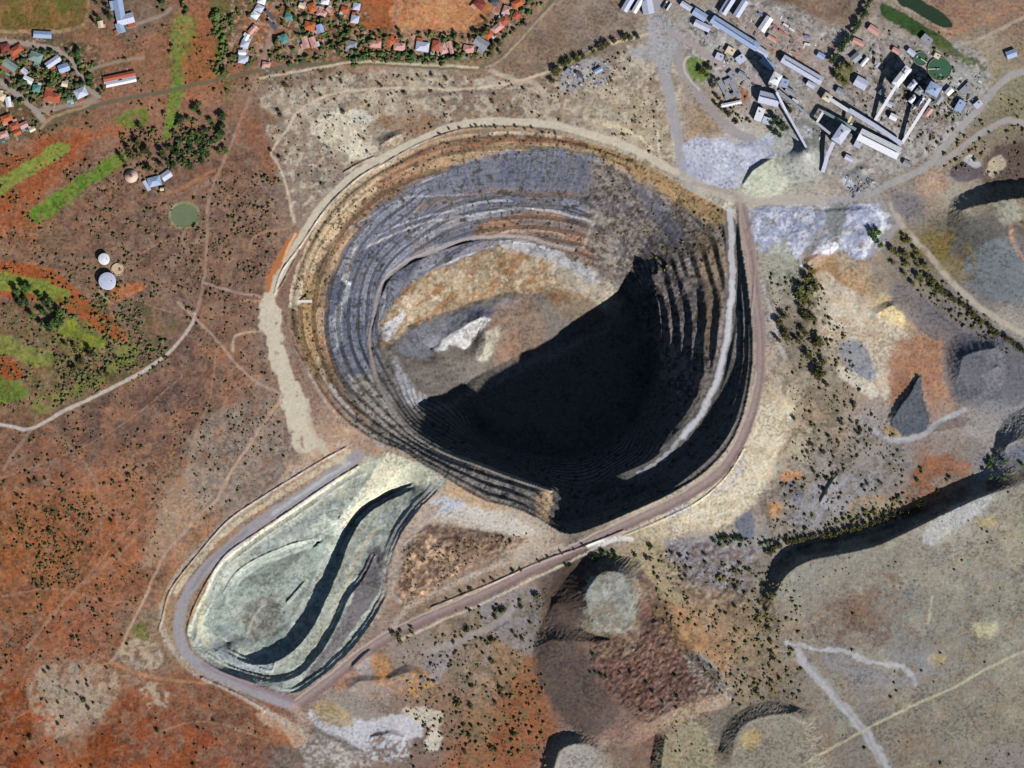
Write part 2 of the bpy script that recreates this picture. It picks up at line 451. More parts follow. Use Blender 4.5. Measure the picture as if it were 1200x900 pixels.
# safety bunds beside roads: low ridges
def bund(P, h=2.6, w=0.95, wob=0.5, z=False):
    P = smooth_line(P, False, 4)
    wx, wy = unproject(P[:,0], P[:,1], P[:,2] if P.shape[1] > 2 else 0.0)
    W = np.column_stack([wx, wy])
    i0 = max(0, int((wx.min() - GX0) / STEP) - 5); i1 = min(NX, int((wx.max() - GX0) / STEP) + 6)
    j0 = max(0, int((wy.min() - GY0) / STEP) - 5); j1 = min(NY, int((wy.max() - GY0) / STEP) + 6)
    X = XX[j0:j1, i0:i1]; Y = YY[j0:j1, i0:i1]
    d, _, _ = seg_dist(X.astype(np.float32), Y.astype(np.float32), W, False)
    k = np.exp(-(d / (w * S)) ** 2) * (1 - wob + 2 * wob * fbm(X, Y, 9.0, 2, 61))
    H[j0:j1, i0:i1] += 0.7 * h * k
BUND_RIM_IN = [(352,320),(372,276),(390,248),(415,220),(440,200),(470,178),(500,163)]
bund([(322,344),(330,318),(352,288),(376,252),(395,230),(420,208),(445,193)], 2.4)
bund([(440,198),(470,180),(500,165),(540,152),(580,149),(620,150),(650,155)], 2.4)
bund([(403,202),(420,192),(438,184)], 3.0)
bund([(420,546),(395,561),(365,581),(330,605),(300,625),(266,649),(246,676),(232,702),(223,724),(220,745),(233,769),(253,784),(278,794),(300,802)], 3.0)
bund([(406,524),(380,538),(350,556),(300,587),(265,612),(230,652),(206,682),(196,700),(190,725),(186,740),(192,750)], 2.8)
bund([(366,632,-11),(340,638,-10),(300,655,-10),(276,672,-11),(262,694,-13)], 2.6)
bund([(337,705,-27),(348,692,-27),(357,682,-26)], 5, 1.6)
bund([(242,765,-8),(262,778,-12),(280,784,-14)], 3)
bund([(305,783,-14),(318,786,-14),(322,776,-14)], 3)
bund([(237,795),(262,806),(290,820),(310,832)], 5.0, 2.0)
bund([(325,340),(331,332),(345,305)], 2.2)
bund([(335,372),(342,400),(352,430),(362,452),(385,480),(400,500)], 2.5)
bund([(355,372),(357,390),(360,410),(366,440),(392,480)], 2.5)
bund([(505,712),(540,698),(580,682),(620,664),(650,652),(680,642),(730,622)], 3.5)
bund([(875,270),(884,320),(879,380)], 2)
bund([(730,628),(780,607),(822,585),(853,556),(872,525)], 2.2)
bund([(700,608),(740,592),(782,572),(815,550),(845,522),(865,490)], 2.4)

# ------------------------------------------------------------------ ground colours (soil, rock, grass, road metal)
UA, VA = project(XX, YY, H)
UA = UA.astype(np.float32); VA = VA.astype(np.float32)
WU = UA + (fbm(XX, YY, 22.0, 3, 71) - 0.5) * 9 + (fbm(XX, YY, 7.0, 2, 73) - .5) * 5
WV = VA + (fbm(XX, YY, 22.0, 3, 72) - 0.5) * 9 + (fbm(XX, YY, 7.0, 2, 74) - .5) * 5

def lin(c):
    c = np.asarray(c, np.float32) / 255.0
    return np.where(c <= 0.04045, c / 12.92, ((c + 0.055) / 1.055) ** 2.4)

# ground colours estimated from the image: u, v, r, g, b
SOIL = [
(0,60,125,100,75),(60,60,125,100,75),(120,60,150,105,80),(160,25,130,105,90),(180,60,152,105,78),(240,60,168,98,62),(300,50,150,100,75),(340,90,145,118,98),(380,40,142,98,70),
(445,25,185,103,62),(520,25,186,128,88),(560,20,182,118,78),(600,60,150,122,98),(650,50,138,114,94),(700,40,146,126,108),(740,65,165,148,128),(800,60,160,148,138),(840,60,155,145,132),(920,20,128,104,84),
(960,15,138,112,92),(940,60,152,128,108),(900,35,140,115,100),(1000,60,150,138,126),(1050,60,152,142,130),(1120,15,150,116,92),(1180,20,152,120,98),(1150,60,160,145,118),(1190,60,150,130,105),(1180,100,145,135,108),(1100,120,152,138,122),
(340,115,172,152,128),(300,140,138,104,80),(310,180,135,100,80),(400,120,166,146,122),(450,130,164,143,118),(350,180,160,138,118),(360,220,160,138,118),(330,220,150,122,102),(500,90,165,146,120),(560,110,150,124,102),(560,135,150,125,100),(640,110,152,128,105),(700,110,168,150,126),(740,140,170,150,122),(760,120,160,138,112),(690,145,168,152,128),
(830,150,168,140,112),(870,70,160,148,138),(960,110,155,140,126),(1000,120,150,132,112),
(30,260,158,98,64),(0,230,150,95,62),(100,260,132,94,72),(180,260,128,94,76),(260,190,134,96,76),(270,260,126,90,72),(200,300,128,96,80),(60,290,134,104,80),(0,300,140,100,75),(280,310,122,88,72),(250,360,122,86,70),(200,400,122,88,74),(150,340,128,98,80),
(260,420,138,94,72),(150,480,118,86,72),(200,460,118,86,74),(100,530,125,90,74),(30,540,130,92,72),(280,520,158,132,110),(330,480,144,114,96),(310,560,155,130,110),(240,520,140,98,76),(240,460,138,96,74),(60,590,150,94,64),(180,540,142,95,70),(150,570,160,98,62),(130,620,166,98,62),(40,640,172,100,55),(10,620,168,100,58),
(60,700,162,96,62),(20,740,150,95,65),(150,680,152,98,70),(220,610,165,132,105),(250,570,158,134,112),(100,740,150,92,68),(200,560,150,110,82),(20,840,142,76,40),(0,880,138,70,36),(120,875,138,74,38),(160,840,145,78,44),(180,860,140,84,58),(230,860,132,86,64),(200,810,140,92,68),(290,890,128,86,70),(300,860,148,92,62),(260,840,135,90,66),(90,830,172,150,125),(170,770,158,130,105),(190,740,160,135,105),
(60,400,140,110,75),(20,360,135,100,75),(80,440,130,105,75),(130,400,135,105,78),
(330,420,150,122,102),(395,530,178,145,118),(360,560,168,138,115),
(480,690,150,122,100),(560,640,150,120,98),(520,600,190,168,145),(560,610,195,180,160),(620,630,190,172,148),(480,620,182,158,135),
(480,760,150,132,118),(540,730,150,130,112),(600,700,168,140,112),(560,780,150,130,115),(600,760,150,125,100),(620,820,160,92,58),(600,870,150,88,58),(560,850,148,112,80),(520,850,140,110,88),(540,890,148,100,70),(500,800,145,118,95),(450,790,150,125,105),(400,780,165,140,122),(410,840,150,138,125),(380,890,135,122,112),(470,870,140,118,105),(500,880,130,105,92),(340,890,120,105,95),
(760,640,178,160,128),(800,660,150,142,140),(780,690,155,135,100),(840,660,140,130,120),(820,720,170,140,110),(870,720,150,128,100),(880,680,135,122,105),(850,760,175,140,105),(800,730,190,138,95),(900,760,150,130,105),(870,800,150,130,108),(830,800,150,134,116),
(780,610,208,188,155),(840,590,210,190,156),(880,560,205,186,154),(900,500,200,180,148),(915,460,192,172,142),(930,420,150,135,112),(930,380,142,125,105),(910,340,168,158,140),(900,380,165,152,140),(905,420,180,160,140),(940,340,150,140,122),(990,350,190,150,108),(980,380,202,182,150),(1010,390,204,184,154),(1050,370,215,185,130),(1050,410,176,140,110),(1080,430,164,124,100),(1060,440,162,118,92),(1100,400,172,128,100),(1100,460,160,128,108),(1000,420,170,152,132),(990,460,160,138,115),(960,440,158,142,120),(980,500,160,140,118),(960,480,165,140,112),(1020,500,160,150,145),(940,520,185,168,138),(960,540,150,140,130),(990,560,145,135,132),(900,600,160,140,125),(920,580,150,138,130),(890,630,150,142,135),(950,610,150,140,132),(1010,590,150,132,112),(1030,560,150,140,135),(1050,540,142,138,135),(1090,550,150,106,80),(1085,580,150,104,78),(1110,520,145,130,118),(1160,500,155,148,142),(1170,470,140,138,142),(1120,540,150,140,140),(1140,560,120,118,130),
(1080,350,140,128,118),(1100,370,118,110,112),(1130,350,135,125,120),(1060,330,142,128,112),(1180,380,160,150,138),(1190,430,125,125,132),(1150,380,135,125,115),(1080,310,125,115,95),(1100,290,128,112,72),(1130,310,135,122,112),(1160,330,106,108,112),(1190,320,112,118,124),(1160,290,100,98,96),(1180,250,130,115,95),(1195,290,150,125,105),(1120,270,102,94,78),(1060,240,140,130,125),(1090,220,165,140,118),(1120,230,160,150,130),(1150,180,150,132,110),(1180,180,120,100,90),(1170,160,140,125,100),(1190,120,135,128,95),(1050,200,150,138,120),(980,200,165,150,132),(1010,250,165,158,148),(960,230,175,165,152),(870,200,178,172,150),(900,210,192,180,150),(850,170,195,190,185),
(940,680,132,128,116),(960,720,140,124,108),(1000,720,128,108,92),(1040,660,138,134,118),(1100,650,146,142,126),(1100,620,172,165,150),(1160,590,165,160,140),(1190,620,158,150,125),(1120,700,138,134,118),(1190,700,142,137,120),(1060,720,130,128,118),(1060,760,130,128,122),(1000,780,135,130,128),(1060,800,142,132,118),(1120,780,138,132,116),(1190,770,146,140,120),(1190,850,142,132,110),(1120,850,136,129,112),(1080,890,138,120,96),(1000,850,130,124,112),(1010,890,138,130,118),(960,800,140,128,112),(930,870,138,128,112),(890,860,140,128,110),(900,830,128,115,102),(970,860,140,122,102),(1190,890,140,130,125),
(715,705,146,146,134),(690,690,88,68,60),(660,700,86,68,60),(670,680,84,66,58),(750,720,132,98,84),(720,780,114,84,72),(760,800,116,84,72),(800,800,116,86,74),(660,790,108,88,78),(670,820,112,90,80),(710,850,122,98,86),(640,760,108,92,84),(680,885,150,140,125),(800,870,155,138,108),(815,850,155,140,108),(770,880,130,100,85),(840,850,120,112,100),
(615,200,150,130,105),
]
_c = np.array(SOIL, np.float32)
# the veld nearest the pit is dustier
for k_ in range(len(_c)):
    if 90 < _c[k_, 0] < 345 and 190 < _c[k_, 1] < 600:
        f_ = .28 if _c[k_, 0] > 180 else .2
        _c[k_, 2:] = _c[k_, 2:] * (1 - f_) + np.array([150, 120, 102]) * f_
cu, cv = np.meshgrid(np.arange(-60, 1262, 6.0), np.arange(-60, 962, 6.0))
acc = np.zeros(cu.shape + (3,), np.float32); wsum = np.zeros(cu.shape, np.float32)
lc = lin(_c[:, 2:])
for (u, v), c in zip(_c[:, :2], lc):
    w = 1.0 / ((cu - u) ** 2 + (cv - v) ** 2 + 60.0) ** 1.9
    acc += w[..., None] * c; wsum += w
acc /= wsum[..., None]
fi_ = np.clip((WU + 60) / 6.0, 0, cu.shape[1] - 1.001); fj_ = np.clip((WV + 60) / 6.0, 0, cu.shape[0] - 1.001)
i_ = fi_.astype(int); j_ = fj_.astype(int); a_ = (fi_ - i_)[..., None]; b_ = (fj_ - j_)[..., None]
ALB = (acc[j_, i_] * (1 - a_) + acc[j_, i_ + 1] * a_) * (1 - b_) + (acc[j_ + 1, i_] * (1 - a_) + acc[j_ + 1, i_ + 1] * a_) * b_
ALB = ALB.astype(np.float32)
REG = np.zeros((NY, NX), np.uint8)
REGN = ['ground', 'open_pit', 'haul_road', 'dirt_track', 'road', 'fairway', 'sports_field', 'pond', 'gravel_yard']
REG[PITM] = 1
REG[SM] = 1

def apply(s, a, c):
    c = lin(c) if not isinstance(c, np.ndarray) else c
    ALB[s] = ALB[s] * (1 - a[..., None]) + c * a[..., None]

def asub(P, pad):
    P = np.asarray(P)
    return np.nonzero((UA > P[:,0].min()-pad) & (UA < P[:,0].max()+pad) & (VA > P[:,1].min()-pad) & (VA < P[:,1].max()+pad))

def poly(P, c, soft=1.2, warp=0.6, a=1.0, smooth=True, reg=None, f=1.0, holes=0.0, hs=5.0, seed=5):
    """patch of colour c; warp frays its edge; holes lets the soil show through"""
    P = smooth_line(P, True, 3) if smooth else np.array(P, float)
    s = asub(P, soft + 6)
    if len(s[0]) == 0: return
    u = UA[s] * (1 - warp) + WU[s] * warp; v = VA[s] * (1 - warp) + WV[s] * warp
    d, _, ins = seg_dist(u, v, P, True)
    k = sstep(-soft * .65, soft * .65, np.where(ins, d, -d)) * a
    if holes > 0:
        k = k * sstep(holes - 0.12, holes + 0.12, fbm(UA[s], VA[s], hs, 3, seed))
    apply(s, k, lin(c) * f)
    if reg: 
        m = k > 0.5
        REG[s[0][m], s[1][m]] = REGN.index(reg)

def line(P, c, w=3.0, soft=0.7, a=1.0, reg=None, smooth=True, wob=0.25, f=1.0):
    P = np.array(P, float)
    if smooth and len(P) > 2: P = smooth_line(P, False, 5)
    s = asub(P, w + 5)
    if len(s[0]) == 0: return
    u = UA[s] * (1 - wob) + WU[s] * wob; v = VA[s] * (1 - wob) + WV[s] * wob
    d, _, _ = seg_dist(u, v, P, False)
    k = (1 - sstep(w / 2 - soft, w / 2 + soft, d)) * a
    k = k * (0.8 + 0.4 * fbm(UA[s], VA[s], 6.0, 2, 9)).clip(0, 1)
    apply(s, k, lin(c) * f)
    if reg:
        m = (d < w / 2)
        REG[s[0][m], s[1][m]] = REGN.index(reg)

def speck(P, c, scale=5.0, thr=0.55, soft=0.08, a=0.8, seed=3, smooth=True, edge=4.0, f=1.0, octv=3, aniso=None):
    """blotches of colour c inside P"""
    P = smooth_line(P, True, 3) if smooth else np.array(P, float)
    s = asub(P, edge + 4)
    if len(s[0]) == 0: return
    d, _, ins = seg_dist(WU[s], WV[s], P, True)
    k = sstep(-edge, edge, np.where(ins, d, -d)) * a
    u, v = UA[s], VA[s]
    if aniso:
        t, st = aniso
        u, v = u * math.cos(t) + v * math.sin(t), (-u * math.sin(t) + v * math.cos(t)) * st
    n = fbm(u, v, scale, octv, seed)
    apply(s, k * sstep(thr - soft, thr + soft, n), lin(c) * f)

ALL = [(-80,-60),(1290,-60),(1290,980),(-80,980)]
# --- the dry plain: mottled by scrub, litter and bare sand
LEFT = [(-60,180),(150,180),(290,140),(330,180),(345,260),(330,330),(310,400),(340,500),(330,560),(240,620),(180,730),(230,800),(340,860),(330,960),(-60,960)]
speck(LEFT, (88,68,56), 6, .55, .08, .5, 101)
speck(LEFT, (150,122,98), 5, .6, .06, .45, 100)
speck(LEFT, (160,124,98), 14, .62, .08, .3, 102)
speck([(90,430),(230,400),(260,480),(200,540),(90,520),(60,480)], (96,70,64), 12, .48, .12, .45, 103)
speck([(-60,600),(110,570),(160,640),(120,700),(40,720),(-60,700)], (176,112,66), 10, .55, .10, .5, 104)
speck([(-60,610),(90,590),(110,660),(60,720),(-60,700)], (86,72,46), 5, .56, .08, .6, 105)
speck([(-60,790),(60,830),(120,850),(180,840),(260,870),(250,960),(-60,960)], (176,88,42), 14, .55, .12, .5, 106)
speck([(0,540),(170,540),(170,790),(0,790)], (160,100,64), 14, .6, .10, .4, 107)
speck([(100,420),(300,420),(300,640),(100,640)], (172,120,88), 18, .60, .10, .4, 108)
poly([(30,800),(55,778),(95,775),(130,785),(142,800),(130,825),(95,850),(65,862),(42,840)], (176,154,128), 6, 1, .7, holes=.42, hs=7)
poly([(140,760),(165,748),(182,758),(190,775),(165,788),(145,780)], (190,172,145), 3, 1, .7, holes=.45, hs=5)
poly([(160,800),(185,800),(200,815),(195,832),(175,825)], (190,172,145), 3, 1, .7, holes=.5, hs=5)
poly([(150,738),(168,728),(176,742),(166,752)], (120,118,62), 2, .6, .8)
poly([(200,575),(250,545),(262,575),(225,615),(190,650),(165,665)], (176,145,115), 8, 1, .6)
poly([(215,530),(250,485),(330,468),(348,530),(305,582),(250,600),(220,570)], (160,138,120), 8, 1, .75, holes=.32, hs=12)
speck([(215,530),(250,485),(330,468),(348,530),(305,582),(250,600)], (122,104,92), 5, .54, .07, .6, 109)
# grassy grey plain between the town and the pit
GREY = [(300,100),(400,85),(560,85),(640,95),(780,45),(790,200),(640,142),(520,148),(440,185),(380,225),(345,262),(325,190)]
speck(GREY, (132,114,98), 6, .55, .12, .5, 111)
speck(GREY, (204,189,164), 7, .53, .10, .6, 112)
speck([(300,200),(320,150),(420,160),(430,190),(350,260),(335,250)], (130,112,98), 6, .52, .10, .5, 113)
poly([(285,150),(300,142),(315,165),(325,200),(322,220),(300,185)], (148,98,72), 5, 1, .7)
poly([(365,150),(378,133),(398,130),(412,125),(420,132),(430,145),(420,160),(440,170),(438,182),(415,190),(405,180),(385,172)], (216,202,174), 3, 1, .95)
poly([(410,132),(425,128),(436,138),(425,146),(412,145)], (206,200,182), 2, 1, .9)
poly([(440,140),(480,135),(520,138),(505,155),(470,158),(445,148)], (150,116,88), 5, 1, .8)
speck([(378,140),(430,140),(440,180),(390,180)], (170,155,118), 7, .6, .08, .6, 114)
poly([(720,100),(760,120),(785,180),(755,178),(700,150),(680,130)], (182,165,132), 8, 1, .6, holes=.42, hs=6)
for k in range(5):
    line([(690+8*k,138+3*k),(725+8*k,147+5*k),(752+6*k,163+5*k)], (214,198,160), 2.0, .8, .6, wob=.8)
line([(770,152),(772,178),(764,184)], (212,200,165), 3, .8, .8)
line([(786,150),(789,180),(772,184)], (205,195,160), 3, .8, .7)
# rim platform west of the pit
poly([(310,340),(322,346),(330,370),(332,400),(345,440),(357,468),(360,490),(368,515),(378,530),(362,532),(345,526),(338,500),(330,476),(322,440),(312,405),(302,368)], (206,192,164), 2.4, 1, reg='haul_road', holes=.2, hs=6)
poly([(360,532),(388,520),(405,512),(412,520),(392,535),(372,548),(340,575),(315,590),(330,560)], (192,160,132), 3, .8, .8)
poly([(348,268),(340,295),(328,328),(322,345),(311,338),(318,315),(334,285)], (196,122,72), 2, .7, .95, reg='haul_road')
line([(345,275),(332,305)], (232,196,140), 2.5, 1, .8)
line([(368,352),(378,352)], (190,165,150), 3)
# --- town, golf and fields
poly([(-60,-60),(100,-60),(104,20),(92,34),(50,36),(-60,36)], (118,98,52), 3, .6, reg='sports_field')
speck([(-40,-60),(90,-60),(95,25),(-40,30)], (92,100,38), 12, .5, .15, .7, 121)
speck([(-40,-60),(100,-60),(100,34),(-40,34)], (158,110,70), 9, .58, .1, .6, 122)
line([(102,-20),(103,15),(95,30),(60,37),(-20,36)], (178,142,112), 4, 1.5, .8)
poly([(97,55),(140,45),(146,58),(135,68),(104,75),(95,62)], (152,108,86), 1.5, .4, reg='sports_field')
poly([(203,25),(225,18),(228,45),(222,75),(214,105),(210,130),(200,160),(190,158),(198,120),(200,75)], (118,138,54), 3, .8, .9, reg='fairway', holes=.27, hs=7)
speck([(203,60),(222,60),(212,140),(195,150)], (100,150,44), 8, .5, .15, .7, 123)
speck([(200,20),(228,20),(225,60),(203,60)], (148,140,70), 8, .5, .15, .6, 124)
poly([(222,50),(250,55),(250,85),(215,95)], (172,108,66), 4, 1, .8)
poly([(135,140),(160,128),(176,130),(172,145),(150,150)], (108,128,48), 3, 1, .9, reg='fairway', holes=.27, hs=7)
for P in ([(-30,205),(60,160),(100,155),(140,148),(145,160),(110,165),(90,200),(40,230),(30,262),(-40,290),(-40,230)],):
    speck(P, (178,96,52), 16, .42, .2, .8, 126, edge=8)
poly([(-10,222),(0,208),(30,190),(62,170),(78,168),(80,180),(60,192),(20,215),(0,230)], (132,146,62), 2.5, .7, .9, reg='fairway', holes=.27, hs=7)
poly([(35,250),(55,232),(90,210),(120,190),(142,178),(146,190),(125,205),(95,225),(60,252),(42,262)], (116,142,52), 2.5, .7, .9, reg='fairway', holes=.27, hs=7)
speck([(35,250),(142,178),(146,195),(50,262)], (96,140,40), 7, .52, .1, .6, 125)
poly([(-60,304),(0,306),(40,310),(70,322),(95,345),(120,365),(145,385),(150,402),(135,398),(110,385),(85,365),(60,350),(20,350),(-60,335)], (184,100,50), 3, .7, .95)
poly([(-60,315),(0,318),(40,326),(75,338),(82,348),(70,355),(45,348),(10,340),(-60,340)], (126,146,58), 2, .7, .9, reg='fairway', holes=.27, hs=7)
poly([(70,385),(85,372),(95,385),(122,400),(122,408),(100,408),(88,398),(70,392)], (152,160,48), 2, .6, .9, reg='fairway', holes=.27, hs=7)
speck([(70,380),(125,380),(125,412),(70,412)], (120,140,44), 5, .55, .1, .6, 127)
poly([(-60,390),(10,396),(30,405),(62,412),(65,425),(35,428),(10,415),(-60,420)], (132,138,62), 3, .9, .9, reg='fairway', holes=.27, hs=7)
poly([(-60,412),(0,415),(25,430),(20,445),(-60,440)], (180,92,46), 3, .9, .9)
poly([(-60,445),(10,442),(28,455),(25,470),(-60,475)], (108,132,46), 2.5, .8, .9, reg='fairway', holes=.27, hs=7)
poly([(40,470),(70,460),(110,440),(150,420),(165,410),(160,425),(120,448),(80,468),(45,485)], (124,130,56), 4, 1, .8, holes=.4, hs=8)
poly([(128,428),(140,402),(165,408),(158,420),(140,432)], (132,134,62), 4, 1, .7)
poly([(135,335),(165,330),(172,338),(145,350),(130,358)], (188,116,72), 2.5, .8, .9)
speck([(0,360),(200,360),(190,430),(40,500),(0,480)], (98,96,52), 7, .56, .1, .6, 128)
poly([(430,-60),(530,-60),(562,-20),(556,20),(545,35),(520,38),(470,40),(435,36),(425,20)], (190,130,88), 3, .6, .85)
poly([(425,-60),(462,-60),(462,36),(434,36),(424,15)], (184,100,56), 3, .6, .85)
speck([(465,-30),(560,-30),(550,34),(468,36)], (198,150,102), 10, .5, .14, .6, 131)
line([(466,-30),(463,34)], (160,122,104), 4, 1.2, .8)
line([(435,38),(480,38),(520,36),(548,40)], (165,130,112), 4, 1.2, .7)
speck([(400,62),(570,62),(560,75),(400,73)], (92,98,56), 4, .45, .14, .8, 132)
poly([(245,0),(275,0),(270,20),(262,60),(262,88),(252,88),(252,50)], (86,100,48), 4, 1, .75)
poly([(262,95),(275,92),(270,105),(268,125),(262,115)], (98,110,52), 3, 1, .6)
speck([(100,-20),(420,-20),(420,85),(130,100)], (112,92,60), 6, .54, .1, .55, 133)
speck([(290,0),(420,0),(420,70),(290,75)], (186,104,62), 7, .55, .1, .6, 134)
speck([(0,60),(110,50),(110,130),(0,165)], (70,76,46), 6, .48, .12, .6, 135)
speck([(590,10),(640,40),(700,0),(760,20),(740,60),(640,90),(590,90)], (124,102,84), 10, .52, .12, .6, 136)
speck([(860,0),(1010,0),(990,60),(920,35)], (112,92,76), 8, .52, .12, .5, 137)
# streets and plots of the town
for P in ([(262,78),(282,30),(292,-5)], [(322,-5),(318,28),(310,74)], [(345,70),(352,30),(360,-5)], [(392,72),(396,30),(400,-5)], [(300,6),(345,4),(420,6)], [(330,60),(372,62),(398,60)], [(400,47),(480,46),(556,50)], [(545,44),(570,28),(596,4)], [(560,68),(598,34),(618,8)]):
    line(P, (168,140,124), 3.2, .8, .75, reg='road')
for P in ([(270,0),(420,0),(420,72),(275,75)], [(400,36),(560,38),(560,64),(400,62)], [(0,52),(110,52),(112,122),(0,132)], [(545,44),(600,0),(625,0),(575,66)]):
    speck(P, (74,84,50), 4.5, .54, .06, .75, 138)
    speck(P, (196,160,132), 4, .62, .05, .7, 139)
    speck(P, (120,84,64), 6, .52, .08, .5, 140)
# plant roads and stained yards
for P in ([(805,62),(850,92),(900,108),(960,118)], [(880,60),(925,86),(960,104),(985,120)], [(985,60),(975,90),(960,120)], [(1010,60),(1060,50),(1120,78),(1150,110)], [(1000,190),(1040,196),(1090,170),(1140,125)], [(960,205),(985,190),(1000,200)]):
    line(P, (158,150,146), 5, 1.2, .7, reg='road')
PLANT = [(800,20),(900,0),(1000,40),(1130,50),(1160,110),(1080,190),(960,205),(900,130),(820,90)]
poly(PLANT, (174,170,166), 10, 1, .8)
speck(PLANT, (92,84,78), 4, .60, .05, .7, 174)
speck(PLANT, (196,188,182), 3.5, .63, .05, .7, 175)
speck(PLANT, (140,124,112), 7, .52, .08, .5, 176)
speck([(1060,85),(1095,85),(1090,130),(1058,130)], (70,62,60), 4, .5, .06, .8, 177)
poly([(925,150),(948,140),(965,165),(962,200),(940,206),(930,185)], (128,130,122), 3, .8, .9)
# ponds and irrigated ground at the top right
poly([(1030,0),(1045,12),(1060,22),(1090,40),(1118,55),(1130,75),(1142,78),(1158,95),(1150,78),(1128,62),(1105,52),(1085,38),(1060,25)], (92,104,52), 2.5, .9, .9, holes=.3, hs=5)
# roads and tracks
DARK = (112,106,88)
line([(-20,172),(30,155),(60,143),(85,132),(110,124),(150,115),(200,106),(260,92),(330,79),(400,73),(430,74),(520,79),(560,79),(585,70),(605,52),(625,30),(650,-5)], (104,100,76), 5, 1.2, .85, reg='road')
line([(48,150),(62,137),(90,128),(115,118)], (178,140,108), 3.5, 1, .8, reg='dirt_track')
line([(305,92),(345,84),(400,75),(425,72),(470,75),(520,77),(560,79)], (208,188,152), 3, .8, .9, reg='dirt_track')
line([(570,78),(585,72),(600,58),(625,30),(648,5)], (186,160,132), 3, 1, .7, reg='dirt_track')
line([(-20,45),(20,50),(60,57),(80,68),(92,84),(105,105),(116,112)], (168,146,132), 6, 1, .95, reg='road')
line([(-20,88),(0,96),(22,112),(40,128),(50,140)], (166,148,134), 7, 1, .95, reg='road')
line([(48,130),(80,124),(110,116),(112,108)], (160,138,122), 6, 1, .9, reg='road')
line([(105,82),(140,72),(168,68)], (158,140,120), 3.5, 1, .8, reg='road')
line([(150,32),(190,18),(200,10)], (165,150,138), 4, 1.2, .7, reg='road')
line([(322,28),(312,55),(305,78)], (160,135,125), 5, 1.5, .7, reg='road')
line([(354,50),(350,66)], (200,178,140), 3, 1, .8, reg='dirt_track')
CREAM = (206,184,154)
line([(345,262),(335,215),(325,190),(318,178),(335,155),(348,133),(370,117),(400,108),(440,104),(480,103),(510,104),(530,106),(560,103),(600,97),(640,85),(665,75),(700,56),(740,45),(765,38)], CREAM, 3, .8, .95, reg='dirt_track', smooth=True)
line([(600,97),(622,95),(635,106),(642,130)], (188,168,142), 6, 1.5, .8, reg='dirt_track')
line([(575,82),(600,92),(610,98)], (200,182,150), 5, 1.5, .8, reg='dirt_track')
line([(440,104),(430,118),(425,130)], (200,180,150), 3, 1, .6)
line([(480,113),(520,110),(560,108),(615,106)], (118,100,90), 5, 1.5, .6)
line([(345,262),(335,268),(310,272),(295,280),(292,292)], (170,128,98), 2.5, .8, .8, reg='dirt_track')
line([(302,88),(288,125),(268,175),(252,212),(244,240),(242,300),(238,332),(231,366)], (166,130,108), 3.5, 1, .85, reg='dirt_track')
line([(288,128),(282,150),(278,165)], (168,110,82), 4, 1, .7)
line([(190,228),(215,220),(235,208),(250,200)], (172,118,86), 4, 1.2, .8, reg='dirt_track')
line([(216,270),(214,295)], (160,128,105), 4, 1.5, .6)
line([(228,368),(226,378),(212,398),(190,420),(150,445),(100,470),(65,487),(36,503),(15,500),(-20,494)], (196,182,166), 4, .8, .95, reg='dirt_track')
line([(36,505),(20,525),(5,548)], (160,128,108), 4, 1.2, .7, reg='dirt_track')
line([(210,355),(228,372),(255,400),(275,425),(300,447),(332,463)], (178,148,126), 3.5, 1, .85, reg='dirt_track')
line([(332,463),(310,495),(290,525),(270,555),(252,588),(232,604),(215,625),(190,655),(170,700),(150,740),(140,762),(130,776)], (186,150,124), 3.5, .9, .95, reg='dirt_track')
line([(273,412),(277,393),(308,388)], (196,164,136), 3, .8, .8, reg='dirt_track')
line([(238,331),(270,341),(308,348)], (176,146,126), 3, .8, .85, reg='dirt_track')
line([(283,353),(308,353)], (190,140,112), 3, .8, .7)
line([(178,340),(210,350),(235,362)], (150,118,102), 3, 1, .6)
line([(116,340),(130,356)], (186,150,120), 2.5, .8, .8, reg='dirt_track')
line([(170,338),(140,352),(128,360),(150,400)], (180,122,82), 3, 1, .7)
line([(232,500),(222,545),(205,580),(150,640),(80,700),(30,760)], (168,128,102), 4, 1.5, .5, reg='dirt_track')
line([(268,360),(255,420),(240,470)], (160,110,86), 4, 2, .4)
line([(130,776),(165,790),(215,798),(240,800)], (178,128,92), 4, 1.2, .8, reg='dirt_track')
line([(130,778),(100,780)], (176,128,92), 3, 1.2, .6)
line([(235,600),(245,610),(255,606),(245,618),(222,640),(200,672),(180,715)], (176,122,80), 2.5, 1, .8)
line([(160,815),(200,820),(260,830)], (170,110,70), 4, 1.5, .5)
# faint vehicle tracks across the veld
for P in ([(0,560),(60,540),(140,500),(215,440)], [(30,760),(90,690),(150,620),(205,560)], [(120,780),(60,820),(0,850)], [(160,300),(200,280),(240,282)], [(60,500),(110,560),(120,640)], [(250,240),(290,232),(335,262)], [(228,372),(180,360),(150,345)], [(0,700),(60,690),(130,705),(165,700)], [(180,860),(240,845),(320,870)], [(255,405),(245,470),(225,520)], [(410,120),(405,140),(412,165)], [(560,100),(545,125),(525,145)], [(300,160),(330,150)]):
    line(P, (172,134,108), 1.8, .7, .55)
# rim road round the north of the pit
line([(316,350),(328,325),(345,292),(365,258),(385,233),(410,209),(440,190),(480,170),(520,152),(560,143),(610,143),(650,147),(700,160),(740,174),(770,189),(805,209),(835,225),(862,233)], (208,193,166), 9, 1.2, .95, reg='haul_road')
line([(352,290),(372,260),(392,238),(418,212),(448,193)], (222,202,168), 3, 1, .6)
